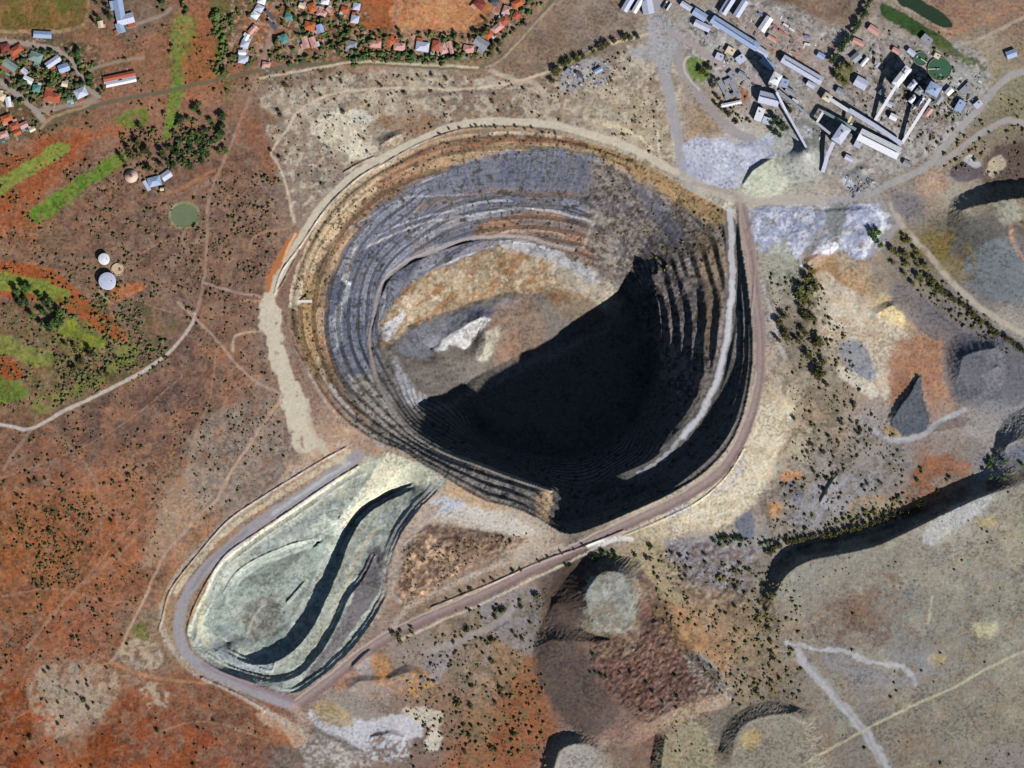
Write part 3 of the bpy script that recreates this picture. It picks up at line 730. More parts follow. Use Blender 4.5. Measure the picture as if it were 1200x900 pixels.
# mine roads on the east
line([(790,55),(800,80),(830,125),(858,153),(882,163)], (160,150,150), 11, 1.5, .9, reg='road')
line([(770,-5),(766,30),(772,60),(782,100),(790,140),(796,170),(802,200),(812,218)], (164,160,164), 12, 1.5, .95, reg='road')
poly([(762,20),(780,18),(800,40),(790,60),(785,90),(770,75),(740,68),(738,58),(758,52)], (166,164,166), 4, .8, .8, reg='gravel_yard')
line([(785,38),(810,52),(840,72),(870,85),(900,104)], (170,152,152), 8, 1.5, .8, reg='road')
line([(1290,75),(1200,84),(1175,96),(1156,115),(1145,130),(1120,156),(1100,180),(1085,196),(1050,212),(1010,230),(960,236),(920,232)], (168,162,160), 8, 1.2, .9, reg='haul_road')
line([(1290,150),(1200,144),(1180,141),(1150,156),(1120,178),(1098,193)], (168,160,156), 7, 1.2, .9, reg='haul_road')
line([(1200,20),(1170,35),(1140,48),(1128,50)], (180,165,142), 4, 1.2, .8, reg='dirt_track')
line([(1290,-25),(1200,3),(1160,22),(1118,36),(1112,40)], (178,128,98), 4, 1.5, .7)
line([(1048,-2),(1058,8),(1085,22),(1108,36)], (182,160,130), 3, 1, .9, reg='dirt_track')
line([(1045,240),(1060,268),(1090,300),(1120,335),(1155,365),(1200,392)], (186,174,152), 7, 1.8, .9, reg='haul_road')
line([(1055,262),(1035,285),(1020,300)], (165,155,150), 6, 1.5, .8, reg='haul_road')
line([(1020,300),(1035,330),(1075,350),(1120,375),(1165,400),(1200,428)], (150,132,122), 6, 2, .6)
# pale rock yards of the crushing plant
poly([(800,170),(815,160),(832,162),(850,166),(880,168),(905,155),(925,165),(922,180),(900,190),(882,205),(870,218),(850,222),(818,215),(804,200)], (186,190,208), 3, .9, .95, reg='gravel_yard')
poly([(885,200),(905,186),(925,172),(940,152),(948,150),(952,160),(940,185),(920,196),(900,206)], (186,188,194), 2.5, .8, .8)
line([(900,192),(925,176),(944,156)], (206,208,212), 2, .8, .7)
line([(905,200),(932,184),(950,164)], (150,152,154), 2.5, .8, .6)
speck([(800,165),(930,160),(925,190),(870,218),(805,205)], (158,162,184), 12, .55, .12, .5, 141)
speck([(815,165),(860,170),(900,180),(850,205)], (212,214,224), 9, .58, .08, .7, 142, aniso=(0.9, 3))
poly([(868,222),(876,205),(895,190),(915,182),(930,195),(925,215),(905,232),(880,236)], (196,194,174), 3, .8, .9)
speck([(870,205),(930,185),(925,225),(880,232)], (170,178,148), 8, .5, .12, .6, 143, aniso=(-0.6, 3))
poly([(905,165),(925,150),(945,155),(960,180),(965,205),(935,215),(918,200)], (168,168,160), 4, .9, .9)
poly([(878,262),(886,244),(905,240),(940,245),(985,246),(1015,236),(1034,246),(1036,268),(1018,298),(1000,304),(980,290),(945,310),(938,306),(920,292),(895,296)], (164,171,198), 3, 1, .95, reg='gravel_yard', holes=.3, hs=9)
poly([(960,268),(975,262),(990,275),(985,292),(965,290),(952,300),(940,298)], (150,142,134), 3, 1, .8)
poly([(888,250),(900,246),(906,262),(895,276),(884,268)], (150,154,168), 3, 1, .8)
speck([(880,245),(1035,240),(1030,295),(940,305),(885,292)], (140,144,168), 6, .53, .08, .6, 144, aniso=(-0.7, 1.8))
speck([(880,245),(1035,240),(1030,295),(940,305),(885,292)], (214,216,230), 7, .58, .08, .6, 145)
poly([(975,240),(992,245),(990,270),(978,278),(968,268)], (126,128,124), 4, 1, .9)
poly([(900,290),(918,285),(930,300),(935,325),(915,335),(900,315)], (160,160,142), 5, 1, .8)
poly([(938,308),(965,287),(974,284),(984,290),(958,310),(945,314)], (226,226,236), 1.6, .5)
line([(1015,240),(1030,250),(1034,266),(1024,280),(1010,302)], (226,228,238), 4, 1.2, .8)
poly([(985,205),(1000,198),(1030,210),(1018,226),(1002,232)], (150,148,148), 2, .5, .9)
poly([(985,212),(994,206),(1000,214),(996,222)], (196,202,212), 2, .6, .9)
poly([(940,300),(965,296),(978,300),(985,320),(1000,345),(985,345),(965,330),(945,322)], (164,128,88), 3, 1, .9)
poly([(960,318),(985,330),(1010,350),(1030,370),(1060,385),(1070,400),(1050,420),(1040,470),(1020,430),(1000,400),(970,380),(955,350)], (210,194,168), 6, 1, .85)
speck([(960,318),(1010,350),(1070,400),(1050,430),(1010,410),(965,370)], (186,160,126), 8, .55, .1, .6, 146)
poly([(1030,365),(1050,352),(1060,370),(1055,382),(1035,378)], (224,200,146), 2.5, .7, .9)
poly([(985,405),(1005,398),(1028,432),(1022,448),(1000,440),(990,425)], (148,150,160), 4, .9, .85)
poly([(982,432),(990,430),(1028,455),(1025,466),(1015,465),(985,442)], (212,200,176), 1.8, .5, .9)
poly([(1045,410),(1075,395),(1100,410),(1105,450),(1090,475),(1080,440),(1060,455),(1045,470)], (164,118,90), 6, 1, .8)
speck([(1045,400),(1110,400),(1105,480),(1045,475)], (178,138,108), 9, .52, .12, .6, 147)
poly([(1042,502),(1050,480),(1066,456),(1078,438),(1083,468),(1090,486),(1082,506),(1052,512)], (82,90,102), 1.5, .5, .95)
poly([(1032,505),(1042,497),(1055,510),(1048,514)], (176,152,104), 2, .6, .8)
line([(1025,505),(1040,515),(1065,515),(1085,508),(1100,495),(1130,480)], (176,176,182), 6, 1.8, .9, reg='dirt_track')
poly([(1118,450),(1124,412),(1165,398),(1178,402),(1165,440),(1150,460),(1128,468)], (80,84,98), 2, .6, .95)
poly([(1122,398),(1155,393),(1170,398),(1165,408),(1126,410)], (118,124,134), 2, .6, .9)
poly([(1160,410),(1200,420),(1200,460),(1160,468),(1150,458)], (124,120,128), 4, 1, .8)
poly([(1120,262),(1160,252),(1200,268),(1200,345),(1160,340),(1130,315),(1115,285)], (100,98,94), 6, 1, .75)
poly([(1110,385),(1150,380),(1200,405),(1200,470),(1165,470),(1130,475),(1108,450)], (104,104,112), 6, 1, .7)
poly([(1060,330),(1100,360),(1160,400),(1120,398),(1090,395),(1060,370),(1040,345)], (120,114,116), 6, 1, .75)
for k in range(8):
    line([(1093+6*k,362+6*k),(1103+6*k,372+4*k)], (92,88,92), 2, .8, .6, smooth=False)
poly([(1074,545),(1120,530),(1140,548),(1138,568),(1110,582),(1085,592),(1068,580)], (150,102,74), 5, 1, .85)
poly([(1110,530),(1140,512),(1150,528),(1125,540)], (130,118,105), 3, 1, .7)
poly([(1140,555),(1180,530),(1200,520),(1290,510),(1290,545),(1195,560),(1150,565)], (124,128,146), 4, .8, .85)
poly([(862,610),(880,600),(884,618),(880,632),(868,630)], (112,116,134), 2, .7, .9)
poly([(920,568),(932,566),(940,578),(930,590)], (112,116,132), 2.5, .9, .8)
poly([(930,590),(965,560),(1020,560),(1030,580),(990,600),(960,615),(920,612)], (150,150,160), 6, 1, .6)
poly([(912,556),(935,552),(935,562),(915,566)], (200,140,92), 3, 1, .8)
poly([(896,592),(912,588),(915,602),(900,606)], (204,148,94), 3, 1, .8)
poly([(995,590),(1030,580),(1058,590),(1050,610),(1020,618),(995,612)], (172,144,108), 4, 1, .7)
speck([(900,490),(1060,520),(1060,610),(900,630)], (118,104,84), 6, .58, .08, .6, 148)
speck([(900,330),(960,330),(985,480),(1000,520),(960,530),(900,420)], (112,104,84), 6, .55, .1, .6, 149)
poly([(790,615),(850,545),(882,480),(905,470),(930,470),(925,500),(900,560),(870,605),(830,618)], (222,205,172), 6, 1, .92)
speck([(790,615),(882,480),(930,470),(900,560),(860,612)], (190,168,128), 8, .6, .08, .6, 150)
line([(872,535),(862,560),(840,578)], (196,196,206), 4, 1.5, .7)
poly([(785,595),(800,590),(806,598),(780,606)], (186,184,186), 3, .8, .8)
# ground between the pits and the heaps
poly([(470,712),(468,680),(488,628),(512,615),(560,622),(620,632),(600,645),(540,668),(495,698)], (150,120,98), 2.5, .8, .9)
speck([(470,712),(468,680),(488,628),(512,615),(560,622),(620,632),(600,645),(540,668),(495,698)], (92,70,58), 4, .54, .08, .7, 151)
speck([(470,712),(468,680),(488,628),(530,640),(540,668),(495,698)], (206,168,134), 5, .56, .06, .8, 152)
poly([(500,600),(520,585),(560,592),(600,605),(632,625),(600,628),(560,615),(515,608)], (206,196,182), 5, 1, .8)
poly([(505,590),(530,578),(545,592),(525,602)], (190,196,212), 4, 1, .8)
poly([(515,565),(545,568),(575,588),(600,596),(570,598),(540,588),(520,580)], (196,160,118), 4, 1, .8)
poly([(735,645),(780,640),(800,690),(790,715),(765,680)], (172,154,116), 4, .9, .8)
poly([(780,632),(830,630),(880,640),(876,690),(840,690),(790,660)], (146,142,148), 4, .9, .8)
speck([(780,640),(880,640),(876,700),(790,690)], (118,96,84), 4, .52, .08, .8, 153)
poly([(768,715),(790,705),(830,745),(850,775),(855,805),(835,800),(805,770),(785,750),(770,735)], (176,136,98), 4, .9, .85)
poly([(800,765),(830,770),(862,815),(856,822),(830,800),(808,785)], (156,152,142), 3, .8, .85)
speck([(760,700),(900,700),(920,800),(860,830),(800,770)], (122,100,72), 7, .56, .1, .6, 154)
line([(790,690),(830,705),(860,722),(880,728)], (132,110,92), 5, 1.5, .7)
poly([(590,740),(625,760),(640,820),(650,860),(600,880),(580,840)], (150,98,66), 8, 1, .75)
poly([(545,760),(580,730),(620,745),(600,800),(560,830)], (158,130,100), 6, 1, .6)
poly([(560,700),(630,690),(628,750),(615,770),(575,740)], (142,136,140), 6, 1, .7)
speck([(470,720),(630,690),(640,880),(540,890),(520,760)], (110,100,72), 7, .58, .08, .6, 155)
line([(500,765),(540,750),(575,735),(600,715)], (166,158,154), 8, 2.5, .7, reg='dirt_track')
line([(560,700),(568,740),(570,780)], (150,140,136), 3, 1.2, .5)
poly([(505,770),(530,760),(520,790),(505,800),(492,780)], (150,142,146), 4, 1, .8)
# shade along the plateau scarp, deepened by a painted dark brown band
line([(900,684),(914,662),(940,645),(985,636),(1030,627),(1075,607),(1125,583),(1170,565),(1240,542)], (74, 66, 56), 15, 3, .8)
# heaps south of the small pit
poly([(362,832),(380,838),(420,845),(470,838),(495,850),(490,866),(465,868),(440,858),(435,880),(410,870),(385,858),(362,845)], (196,194,200), 3, .8, .9, reg='gravel_yard')
poly([(470,835),(490,828),(515,835),(518,850),(500,852)], (206,192,168), 3, .9, .8)
poly([(500,858),(516,855),(518,872),(508,882),(498,874)], (208,198,178), 2.5, .8, .9)
poly([(370,820),(400,830),(412,850),(390,852),(368,838)], (170,146,100), 4, .9, .8)
speck([(410,798),(450,793),(455,832),(412,835)], (150,134,126), 4, .48, .1, .9, 156)
speck([(458,800),(490,782),(510,800),(505,822),(470,812)], (186,138,84), 4, .56, .06, .9, 157)
speck([(365,860),(425,880),(430,900),(360,900)], (178,168,160), 3.5, .52, .1, .9, 158)
speck([(432,868),(475,862),(475,890),(434,890)], (186,188,196), 3.5, .5, .1, .9, 159)
poly([(410,770),(430,765),(445,778),(430,795),(412,790)], (160,150,150), 3, .8, .7)
poly([(435,770),(450,768),(460,790),(445,800)], (190,136,84), 3.5, 1, .7)
poly([(380,795),(412,785),(420,795),(395,806)], (166,120,92), 3.5, 1, .7)
poly([(300,840),(330,838),(362,860),(350,878),(330,862)], (186,152,122), 3, .8, .9)
poly([(318,850),(335,862),(345,880),(320,870)], (158,100,64), 4, 1, .7)
# spoil heaps
poly([(774,864),(800,842),(824,850),(836,880),(834,920),(770,920)], (160,148,114), 3, .8, .85)
poly([(652,890),(668,874),(690,874),(702,888),(704,930),(648,930)], (172,164,154), 2, .6, .85)
poly([(860,880),(872,854),(892,843),(920,839),(938,849),(955,930),(858,930)], (146,138,120), 3, .7, .8)
speck([(640,755),(690,750),(760,735),(850,800),(850,830),(760,870),(700,870),(640,840)], (134,100,88), 3.2, .54, .06, .7, 161)
speck([(690,750),(770,730),(845,805),(800,828),(730,830)], (84,60,52), 3.0, .53, .06, .7, 162)
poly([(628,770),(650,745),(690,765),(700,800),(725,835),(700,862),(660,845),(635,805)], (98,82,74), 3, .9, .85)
poly([(690,682),(715,672),(738,684),(748,708),(742,732),(728,745),(700,738),(688,720)], (150,151,140), 2, 1, .95)
speck([(688,672),(745,672),(745,738),(688,738)], (120,114,100), 5, .55, .07, .6, 178)
speck([(688,672),(745,672),(745,738),(688,738)], (176,174,160), 6, .6, .07, .6, 179)
speck([(690,715),(745,715),(745,765),(690,765)], (140,120,90), 6, .5, .1, .7, 163)
speck([(745,665),(790,720),(780,760),(750,740)], (108,82,74), 5, .48, .1, .8, 164)
speck([(880,650),(1290,540),(1290,970),(1000,970),(905,740)], (158,152,130), 22, .56, .12, .5, 165)
speck([(880,650),(1290,540),(1290,970),(1000,970),(905,740)], (136,128,118), 16, .58, .12, .45, 166)
speck([(910,650),(1290,560),(1290,970),(1000,970),(905,740)], (140,116,92), 7, .64, .06, .5, 167)
poly([(1080,620),(1130,588),(1165,578),(1150,600),(1110,625),(1090,640)], (186,186,184), 5, 1, .7)
speck([(925,700),(1050,670),(1055,730),(1020,765),(960,745)], (124,96,78), 8, .5, .12, .6, 168)
poly([(915,690),(980,652),(1020,650),(1020,670),(980,700),(940,720)], (140,138,124), 8, 1, .6)
for (x, y) in ((1155,612),(1097,772),(1150,738)):
    poly([(x-10,y-5),(x,y-8),(x+11,y-3),(x+9,y+6),(x-3,y+8),(x-11,y+3)], (172,152,96), 3, 1, .7)
poly([(1140,730),(1165,728),(1170,742),(1150,748)], (186,180,140), 4, 1, .7)
line([(922,752),(945,758),(990,765),(1030,778),(1060,785),(1072,800)], (184,184,188), 5, 1.6, .8, reg='dirt_track', wob=.9)
line([(935,765),(955,790),(985,825),(1010,855),(1035,890),(1045,910)], (182,182,186), 10, 2.5, .8, reg='haul_road', wob=.9)
line([(950,778),(985,822),(1015,862),(1040,905)], (146,144,146), 3, 1.2, .6, wob=.5)
line([(1050,770),(1090,775),(1060,800),(1010,790),(970,775)], (142,140,146), 14, 6, .5)
line([(880,930),(960,885),(1020,852),(1080,822),(1120,805),(1160,782),(1290,720)], (186,178,142), 3, 1, .8, reg='dirt_track')
line([(1092,700),(1088,730)], (190,182,150), 2.5, 1, .6)
speck([(860,835),(950,840),(960,960),(860,960)], (150,140,122), 12, .5, .12, .6, 169)
poly([(870,860),(885,855),(893,865),(885,880),(870,878)], (182,156,100), 4, 1, .7)
line([(858,858),(885,845),(920,838),(942,848)], (176,166,140), 3, 1, .7)
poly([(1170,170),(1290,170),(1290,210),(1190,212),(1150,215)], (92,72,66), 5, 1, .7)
poly([(1114,198),(1130,188),(1150,196),(1153,205),(1140,212),(1118,210)], (104,92,98), 1.8, .6, .95)
poly([(1128,188),(1140,182),(1148,192),(1140,196)], (196,194,196), 2, .6, .9)
poly([(1158,190),(1172,182),(1178,192),(1165,205),(1155,202)], (200,186,152), 2.5, .9, .8)
poly([(1045,228),(1075,230),(1082,245),(1065,255),(1048,246)], (128,122,124), 3, .8, .85)
poly([(1080,205),(1105,200),(1112,215),(1095,228),(1080,220)], (178,146,120), 3, .9, .8)
poly([(1140,295),(1180,278),(1200,300),(1200,355),(1160,350),(1130,325)], (112,120,126), 5, .9, .8)
line([(1185,262),(1187,285),(1200,305)], (170,128,104), 5, 2, .7)
poly([(1165,235),(1190,232),(1195,255),(1175,262)], (150,150,132), 4, 1, .7)
speck([(1050,270),(1130,270),(1140,330),(1060,300)], (126,110,56), 9, .5, .14, .6, 170)
# plant yards
poly([(860,25),(900,12),(930,30),(985,50),(975,85),(930,75),(880,48)], (166,150,140), 5, 1, .6)
poly([(890,52),(925,60),(955,80),(915,68)], (170,130,98), 5, 1, .7)
speck([(860,10),(980,50),(970,90),(880,50)], (176,138,118), 6, .58, .08, .6, 171)
poly([(805,70),(815,66),(826,72),(832,85),(828,95),(818,97),(808,88)], (106,128,48), 1.6, .4, .9, reg='fairway', holes=.27, hs=7)
line([(808,66),(802,74),(803,85),(810,95),(820,105)], (206,194,166), 2.2, .8, .9)
poly([(848,108),(872,102),(878,115),(865,120)], (170,112,76), 3, .8, .8)
poly([(880,95),(900,105),(895,118),(880,108),(866,90)], (172,158,150), 3, .8, .8)
poly([(975,78),(992,72),(1003,85),(998,100),(985,98)], (112,114,52), 3, .9, .8)
speck([(1000,20),(1100,40),(1130,90),(1090,170),(1000,110)], (128,112,100), 5, .55, .1, .6, 172)
speck([(1000,20),(1100,40),(1130,90),(1090,170),(1000,110)], (178,160,142), 6, .6, .08, .6, 173)
poly([(1105,75),(1150,82),(1152,95),(1140,115),(1120,118),(1108,100)], (168,168,158), 4, 1, .7)
poly([(940,110),(1000,120),(1005,150),(960,135)], (140,125,108), 5, 1, .5)
poly([(660,78),(690,70),(715,75),(712,95),(690,105),(660,105)], (160,160,168), 4, 1, .7, holes=.42, hs=6, reg=None)
poly([(655,70),(685,58),(700,62),(680,72),(660,80)], (104,106,60), 3, 1, .7)

# ------------------------------------------------------------------ rock of the pits
pm = np.nonzero(PITM)
zu, zv, zh = UA[pm], VA[pm], H[pm]
band = fbm(zh * 0 + ang[pm] * 14, zh + (NZ[pm] - .5) * 10, 4.0, 3, 201)       # beds that follow the benches
vert = fbm(ang[pm] * 420, zh * 0.12, 3.0, 3, 202)                              # run-off streaks down the faces
blot = fbm(XX[pm], YY[pm], 40.0, 4, 203)
def pitmix(k, c):
    a = ALB[pm]; k = np.clip(k, 0, 1)[:, None]
    ALB[pm] = a * (1 - k) + lin(c) * k
ALB[pm] = lin((106, 101, 98)) * np.ones((len(zh), 1), np.float32)
cap = 1 - sstep(-42, -22, -( -zh) )          # 0 on the cap, 1 below
def pmask(P, soft=6, warp=1.0):
    P = smooth_line(P, True, 3)
    u = zu * (1 - warp) + WU[pm] * warp; v = zv * (1 - warp) + WV[pm] * warp
    d, _, ins = seg_dist(u, v, P, True)
    return sstep(-soft, soft, np.where(ins, d, -d))
WEST = [(330,300),(400,200),(500,150),(620,145),(720,165),(800,205),(850,240),(835,275),(790,262),(735,214),(680,182),(620,176),(580,180),(540,193),(500,210),(470,224),(440,247),(415,278),(395,314),(384,345),(382,380),(388,425),(402,458),(430,484),(480,520),(560,560),(560,590),(430,530),(370,470),(330,400)]
w = pmask(WEST, 5)
pitmix(w, (136, 108, 88))
rb = RIMD[pm]
pitmix(w * sstep(.45, .6, band) * .5, (166, 132, 98))
pitmix(w * sstep(.5, .58, fbm(ang[pm] * 10, rb, 5.0, 2, 204)) * .75, (172, 142, 110))
pitmix(w * sstep(.54, .62, fbm(ang[pm] * 10 + 40, rb, 4.0, 2, 205)) * .75, (104, 84, 68))
pitmix(w * sstep(.56, .64, fbm(ang[pm] * 12 + 80, rb, 6.0, 2, 206)) * .6, (138, 100, 76))
pitmix(w * sstep(.5, .62, blot) * .6, (112, 92, 70))
pitmix(pmask([(336,350),(350,300),(378,247),(428,200),(500,161),(600,149),(700,160),(700,170),(600,159),(500,182),(440,220),(400,260),(368,312),(352,360)], 2.5) * sstep(.3, .5, fbm(zu, zv, 9, 3, 216)) * .85, (206, 184, 152))
pitmix(w * pmask([(345,320),(380,250),(430,205),(500,165),(560,150),(560,162),(500,182),(440,222),(395,270),(360,330)], 3) * .9, (176, 150, 116))
pitmix(w * pmask([(445,208),(500,172),(600,157),(690,166),(690,174),(600,166),(500,185),(450,222)], 3) * .75, (140, 98, 74))
pitmix(w * pmask([(500,190),(600,168),(700,176),(700,184),(600,174),(500,205)], 3) * .6, (170, 142, 104))
pitmix(w * pmask([(690,168),(760,190),(830,232),(850,262),(820,262),(770,230),(700,186)], 4) * .8, (168, 138, 96))
pitmix(w * pmask([(355,330),(375,330),(370,390),(380,440),(360,430),(350,390)], 4) * .7, (156, 126, 84))
BLUE = [(384,345),(395,314),(415,278),(440,247),(470,224),(500,210),(540,193),(580,180),(620,174),(660,175),(700,186),(735,210),(760,232),(745,262),(700,262),(690,300),(640,290),(590,283),(530,305),(500,320),(470,345),(450,375),(446,395),(444,420),(440,445),(420,450),(400,440),(386,400)]
w = pmask(BLUE, 4)
pitmix(w, (88, 90, 102))
pitmix(w * sstep(.5, .6, band) * .7, (124, 125, 138))
pitmix(w * sstep(.56, .64, fbm(ang[pm]*10+30, zh, 2.2, 2, 209)) * .6, (146, 146, 154))
pitmix(w * sstep(.54, .66, fbm(ang[pm]*16+9, zh, 3.2, 2, 207)) * .5, (72, 74, 98))
pitmix(w * sstep(.55, .7, blot) * .35, (118, 104, 100))
w2 = pmask([(386,400),(384,345),(400,310),(430,262),(460,240),(470,300),(445,345),(435,400),(436,440),(410,440)], 8)
pitmix(w2 * .5, (80, 86, 106))
w2 = pmask([(500,212),(560,190),(640,178),(700,190),(740,215),(730,232),(660,224),(580,222),(500,232)], 3)
pitmix(w2 * .7, (88, 93, 108))
pitmix(w2 * sstep(.5, .62, vert) * .5, (118, 114, 118))
pitmix(w2 * sstep(.56, .66, fbm(ang[pm]*420+50, zh*.08, 4.0, 3, 208)) * .6, (78, 82, 112))
pitmix(pmask([(490,238),(560,223),(640,224),(690,228),(690,233),(600,229),(540,232),(490,246)], 2) * .75, (116, 96, 86))
pitmix(pmask([(388,372),(396,352),(404,340),(410,330),(412,345),(402,365),(398,400),(392,410)], 3) * .7, (150, 152, 158))
line([(405,322),(402,328),(410,333)], (200, 200, 205), 4, 1.2, .9)
line([(418,290),(412,305),(405,325)], (160, 152, 145), 5, 1.5, .7)
w = pmask([(560,262),(620,250),(680,258),(735,300),(730,335),(690,310),(640,286),(590,279),(560,280)], 5)
pitmix(w * .8, (112, 92, 80)); pitmix(w * sstep(.5, .6, band) * .7, (140, 104, 76))
SLIDE = [(690,232),(700,190),(735,205),(770,225),(812,255),(848,280),(850,330),(845,420),(800,480),(760,400),(745,345),(735,335),(700,305),(690,270)]
w = pmask(SLIDE, 8)
pitmix(w, (132, 119, 112))
pitmix(w * sstep(.5, .62, fbm(zu, zv, 14, 4, 211)) * .7, (92, 88, 98))
pitmix(w * sstep(.56, .62, fbm(zu, zv, 4, 2, 212)) * .7, (74, 62, 54))
pitmix(w * sstep(.62, .68, fbm(zu, zv, 3.5, 2, 213)) * .8, (150, 140, 130))
pitmix(pmask([(735,215),(775,238),(800,275),(790,290),(760,250)], 6) * .7, (92, 92, 112))
pitmix(pmask([(815,270),(848,290),(850,340),(838,400),(822,400),(820,330)], 5) * .7, (128, 106, 82))
# bench berms: bright lines where crushed rock lies
for P, c, ww in (
    ([(430,290),(460,275),(500,261),(530,255),(560,252),(587,246),(613,244),(653,249),(685,257),(695,262)], (160,156,154), 2.6),
    ([(440,277),(483,258),(533,246),(560,238),(583,235),(600,236)], (150,150,160), 2.2),
    ([(410,268),(440,250),(470,233),(520,229),(560,228)], (140,138,150), 2.0),
    ([(460,300),(490,278),(530,266),(570,258)], (128,128,138), 1.6),
    ([(500,322),(530,306),(560,295),(590,285),(615,284),(640,290)], (186,186,192), 2.6),
    ([(580,277),(600,271),(640,272),(665,278)], (160,130,98), 2.4)):
    line(P, c, ww, .8, .85)
line([(700,250),(692,270),(684,290)], (170,160,150), 3, 1.2, .6)
line(RING_W[:0] + [(p[0], p[1]) for p in RING_W], (158, 146, 140), 4.2, 1, .9, reg='haul_road')
line([(p[0], p[1]) for p in RING_W[:9]], (176, 158, 142), 5, 1, .8, reg='haul_road')
# upper road on the south-west wall
line([(378,442),(392,466),(412,492),(440,512),(470,527),(505,548),(545,570),(590,588)], (186,174,158), 2.6, .8, .8, wob=.5)
line([(410,440),(425,470),(450,500),(485,522),(525,542)], (176,168,156), 2.6, .8, .75, wob=.5)
line([(388,452),(400,470),(425,498),(440,515),(450,525)], (178,162,158), 5, 1.2, .9)
line([(372,420),(382,450),(400,480),(425,510)], (170,148,128), 4, 1.5, .7)
line([(360,430),(372,455),(395,490),(408,508)], (190,166,142), 3.5, 1, .8)
w = pmask([(410,445),(445,450),(480,500),(560,548),(630,575),(640,600),(580,590),(500,545),(450,520)], 5)
pitmix(w * .85, (166, 154, 142))
pitmix(w * sstep(.54, .62, fbm(zu, zv, 5, 3, 214)) * .7, (84, 84, 80))
pitmix(w * sstep(.6, .66, fbm(zu, zv, 3, 2, 215)) * .8, (160, 150, 132))
# the south tip
poly([(628,585),(638,572),(646,576),(645,600),(640,615),(630,606)], (206,172,132), 2, .8, .9)
# east ramp
line([(p[0], p[1]) for p in RAMP_E[:10]], (188, 186, 190), 7.5, 1, .95, reg='haul_road', wob=.5)
line([(p[0], p[1]) for p in RAMP_E[9:13]], (176, 174, 178), 4, 1.2, .9, reg='haul_road', wob=.8)
line([(p[0], p[1]) for p in RAMP_E[3:10]], (206, 206, 212), 4, 1, .9)
# heap and floor
LIP = [(446,392),(452,372),(470,346),(500,322),(530,307),(560,294),(590,285),(615,284),(640,291),(668,303),(692,317),(720,338),(738,350),(745,420),(720,520),(600,535),(520,500),(490,480),(470,450),(450,420)]
w = pmask(LIP, 2)
pitmix(w, (118, 109, 101))
ORA = [(446,392),(452,372),(470,346),(500,322),(530,310),(560,298),(600,288),(640,296),(668,306),(700,325),(722,345),(716,362),(690,352),(640,344),(600,344),(565,352),(525,366),(500,374),(480,385),(462,402),(450,410)]
w = pmask(ORA, 3)
pitmix(w, (152, 128, 98))
pitmix(w * sstep(.48, .6, fbm(zu, zv, 12, 4, 221)) * .8, (172, 152, 122))
pitmix(w * sstep(.54, .64, fbm(zu + zv, (zv - zu) * .3, 7, 3, 222)) * .7, (132, 92, 56))
pitmix(w * sstep(.62, .7, fbm(zu, zv, 6, 3, 223)) * .7, (186, 172, 146))
pitmix(pmask([(640,292),(690,312),(722,340),(732,362),(712,372),(690,350),(655,330)], 4) * .75, (172, 160, 142))
pitmix(pmask([(590,284),(640,288),(700,322),(690,330),(640,303),(595,292)], 2) * .8, (168, 170, 178))
pitmix(pmask([(446,392),(452,380),(466,370),(472,362),(478,368),(462,388),(455,400)], 2) * .9, (196, 196, 200))
pitmix(pmask([(640,342),(662,340),(690,352),(700,372),(680,380),(650,365)], 4) * .8, (138, 118, 92))
pitmix(pmask([(640,343),(668,341),(662,352),(650,356)], 3) * .7, (120, 82, 58))
GREYH = [(468,402),(480,388),(505,376),(540,366),(575,356),(600,350),(610,360),(590,368),(570,378),(545,390),(510,412),(490,420),(470,416)]
w = pmask(GREYH, 5)
pitmix(w * .85, (124, 126, 138))
pitmix(pmask([(548,368),(562,360),(578,360),(578,372),(560,378)], 2) * .9, (104, 106, 128))
pitmix(pmask([(575,365),(600,352),(625,352),(640,400),(615,420),(585,420),(570,400)], 6) * .7, (142, 114, 92))
pitmix(pmask([(590,395),(612,392),(606,420),(580,430)], 5) * .6, (150, 114, 92))
pitmix(pmask([(505,412),(520,398),(535,388),(548,378),(560,374),(572,374),(566,384),(556,392),(552,404),(540,408),(528,405),(515,411)], 1.5) * .95, (198, 196, 196))
pitmix(pmask([(568,388),(585,385),(582,400),(572,420),(560,425),(562,405)], 2.5) * .85, (182, 176, 152))
pitmix(pmask([(460,420),(475,440),(490,460),(500,470),(486,478),(470,455)], 4) * .8, (172, 174, 182))
pitmix(pmask([(480,475),(520,472),(560,448),(640,412),(700,388),(720,372),(724,378),(650,420),(560,460),(515,480)], 4) * .5, (160, 150, 140))
w = pmask(LIP, 4)
pitmix(w * sstep(.55, .63, fbm(zu, zv, 5, 3, 224)) * .35, (96, 86, 78))
# crushed fines lie on the berms, the faces are raw rock
bm = BERM[pm][:, None]
ALB[pm] *= 1 + np.clip(bm, 0, 1) * .60 - np.clip(-bm, 0, 1) * .34
ALB[pm] *= 0.90
# scattered dark scrub on the walls
w = pmask(WEST, 3)
pitmix((1 - ramp_flat[pm]) * (1 - pmask(LIP, 3)) * sstep(.68, .73, fbm(zu, zv, 3.6, 2, 231)) * .75, (58, 56, 38))

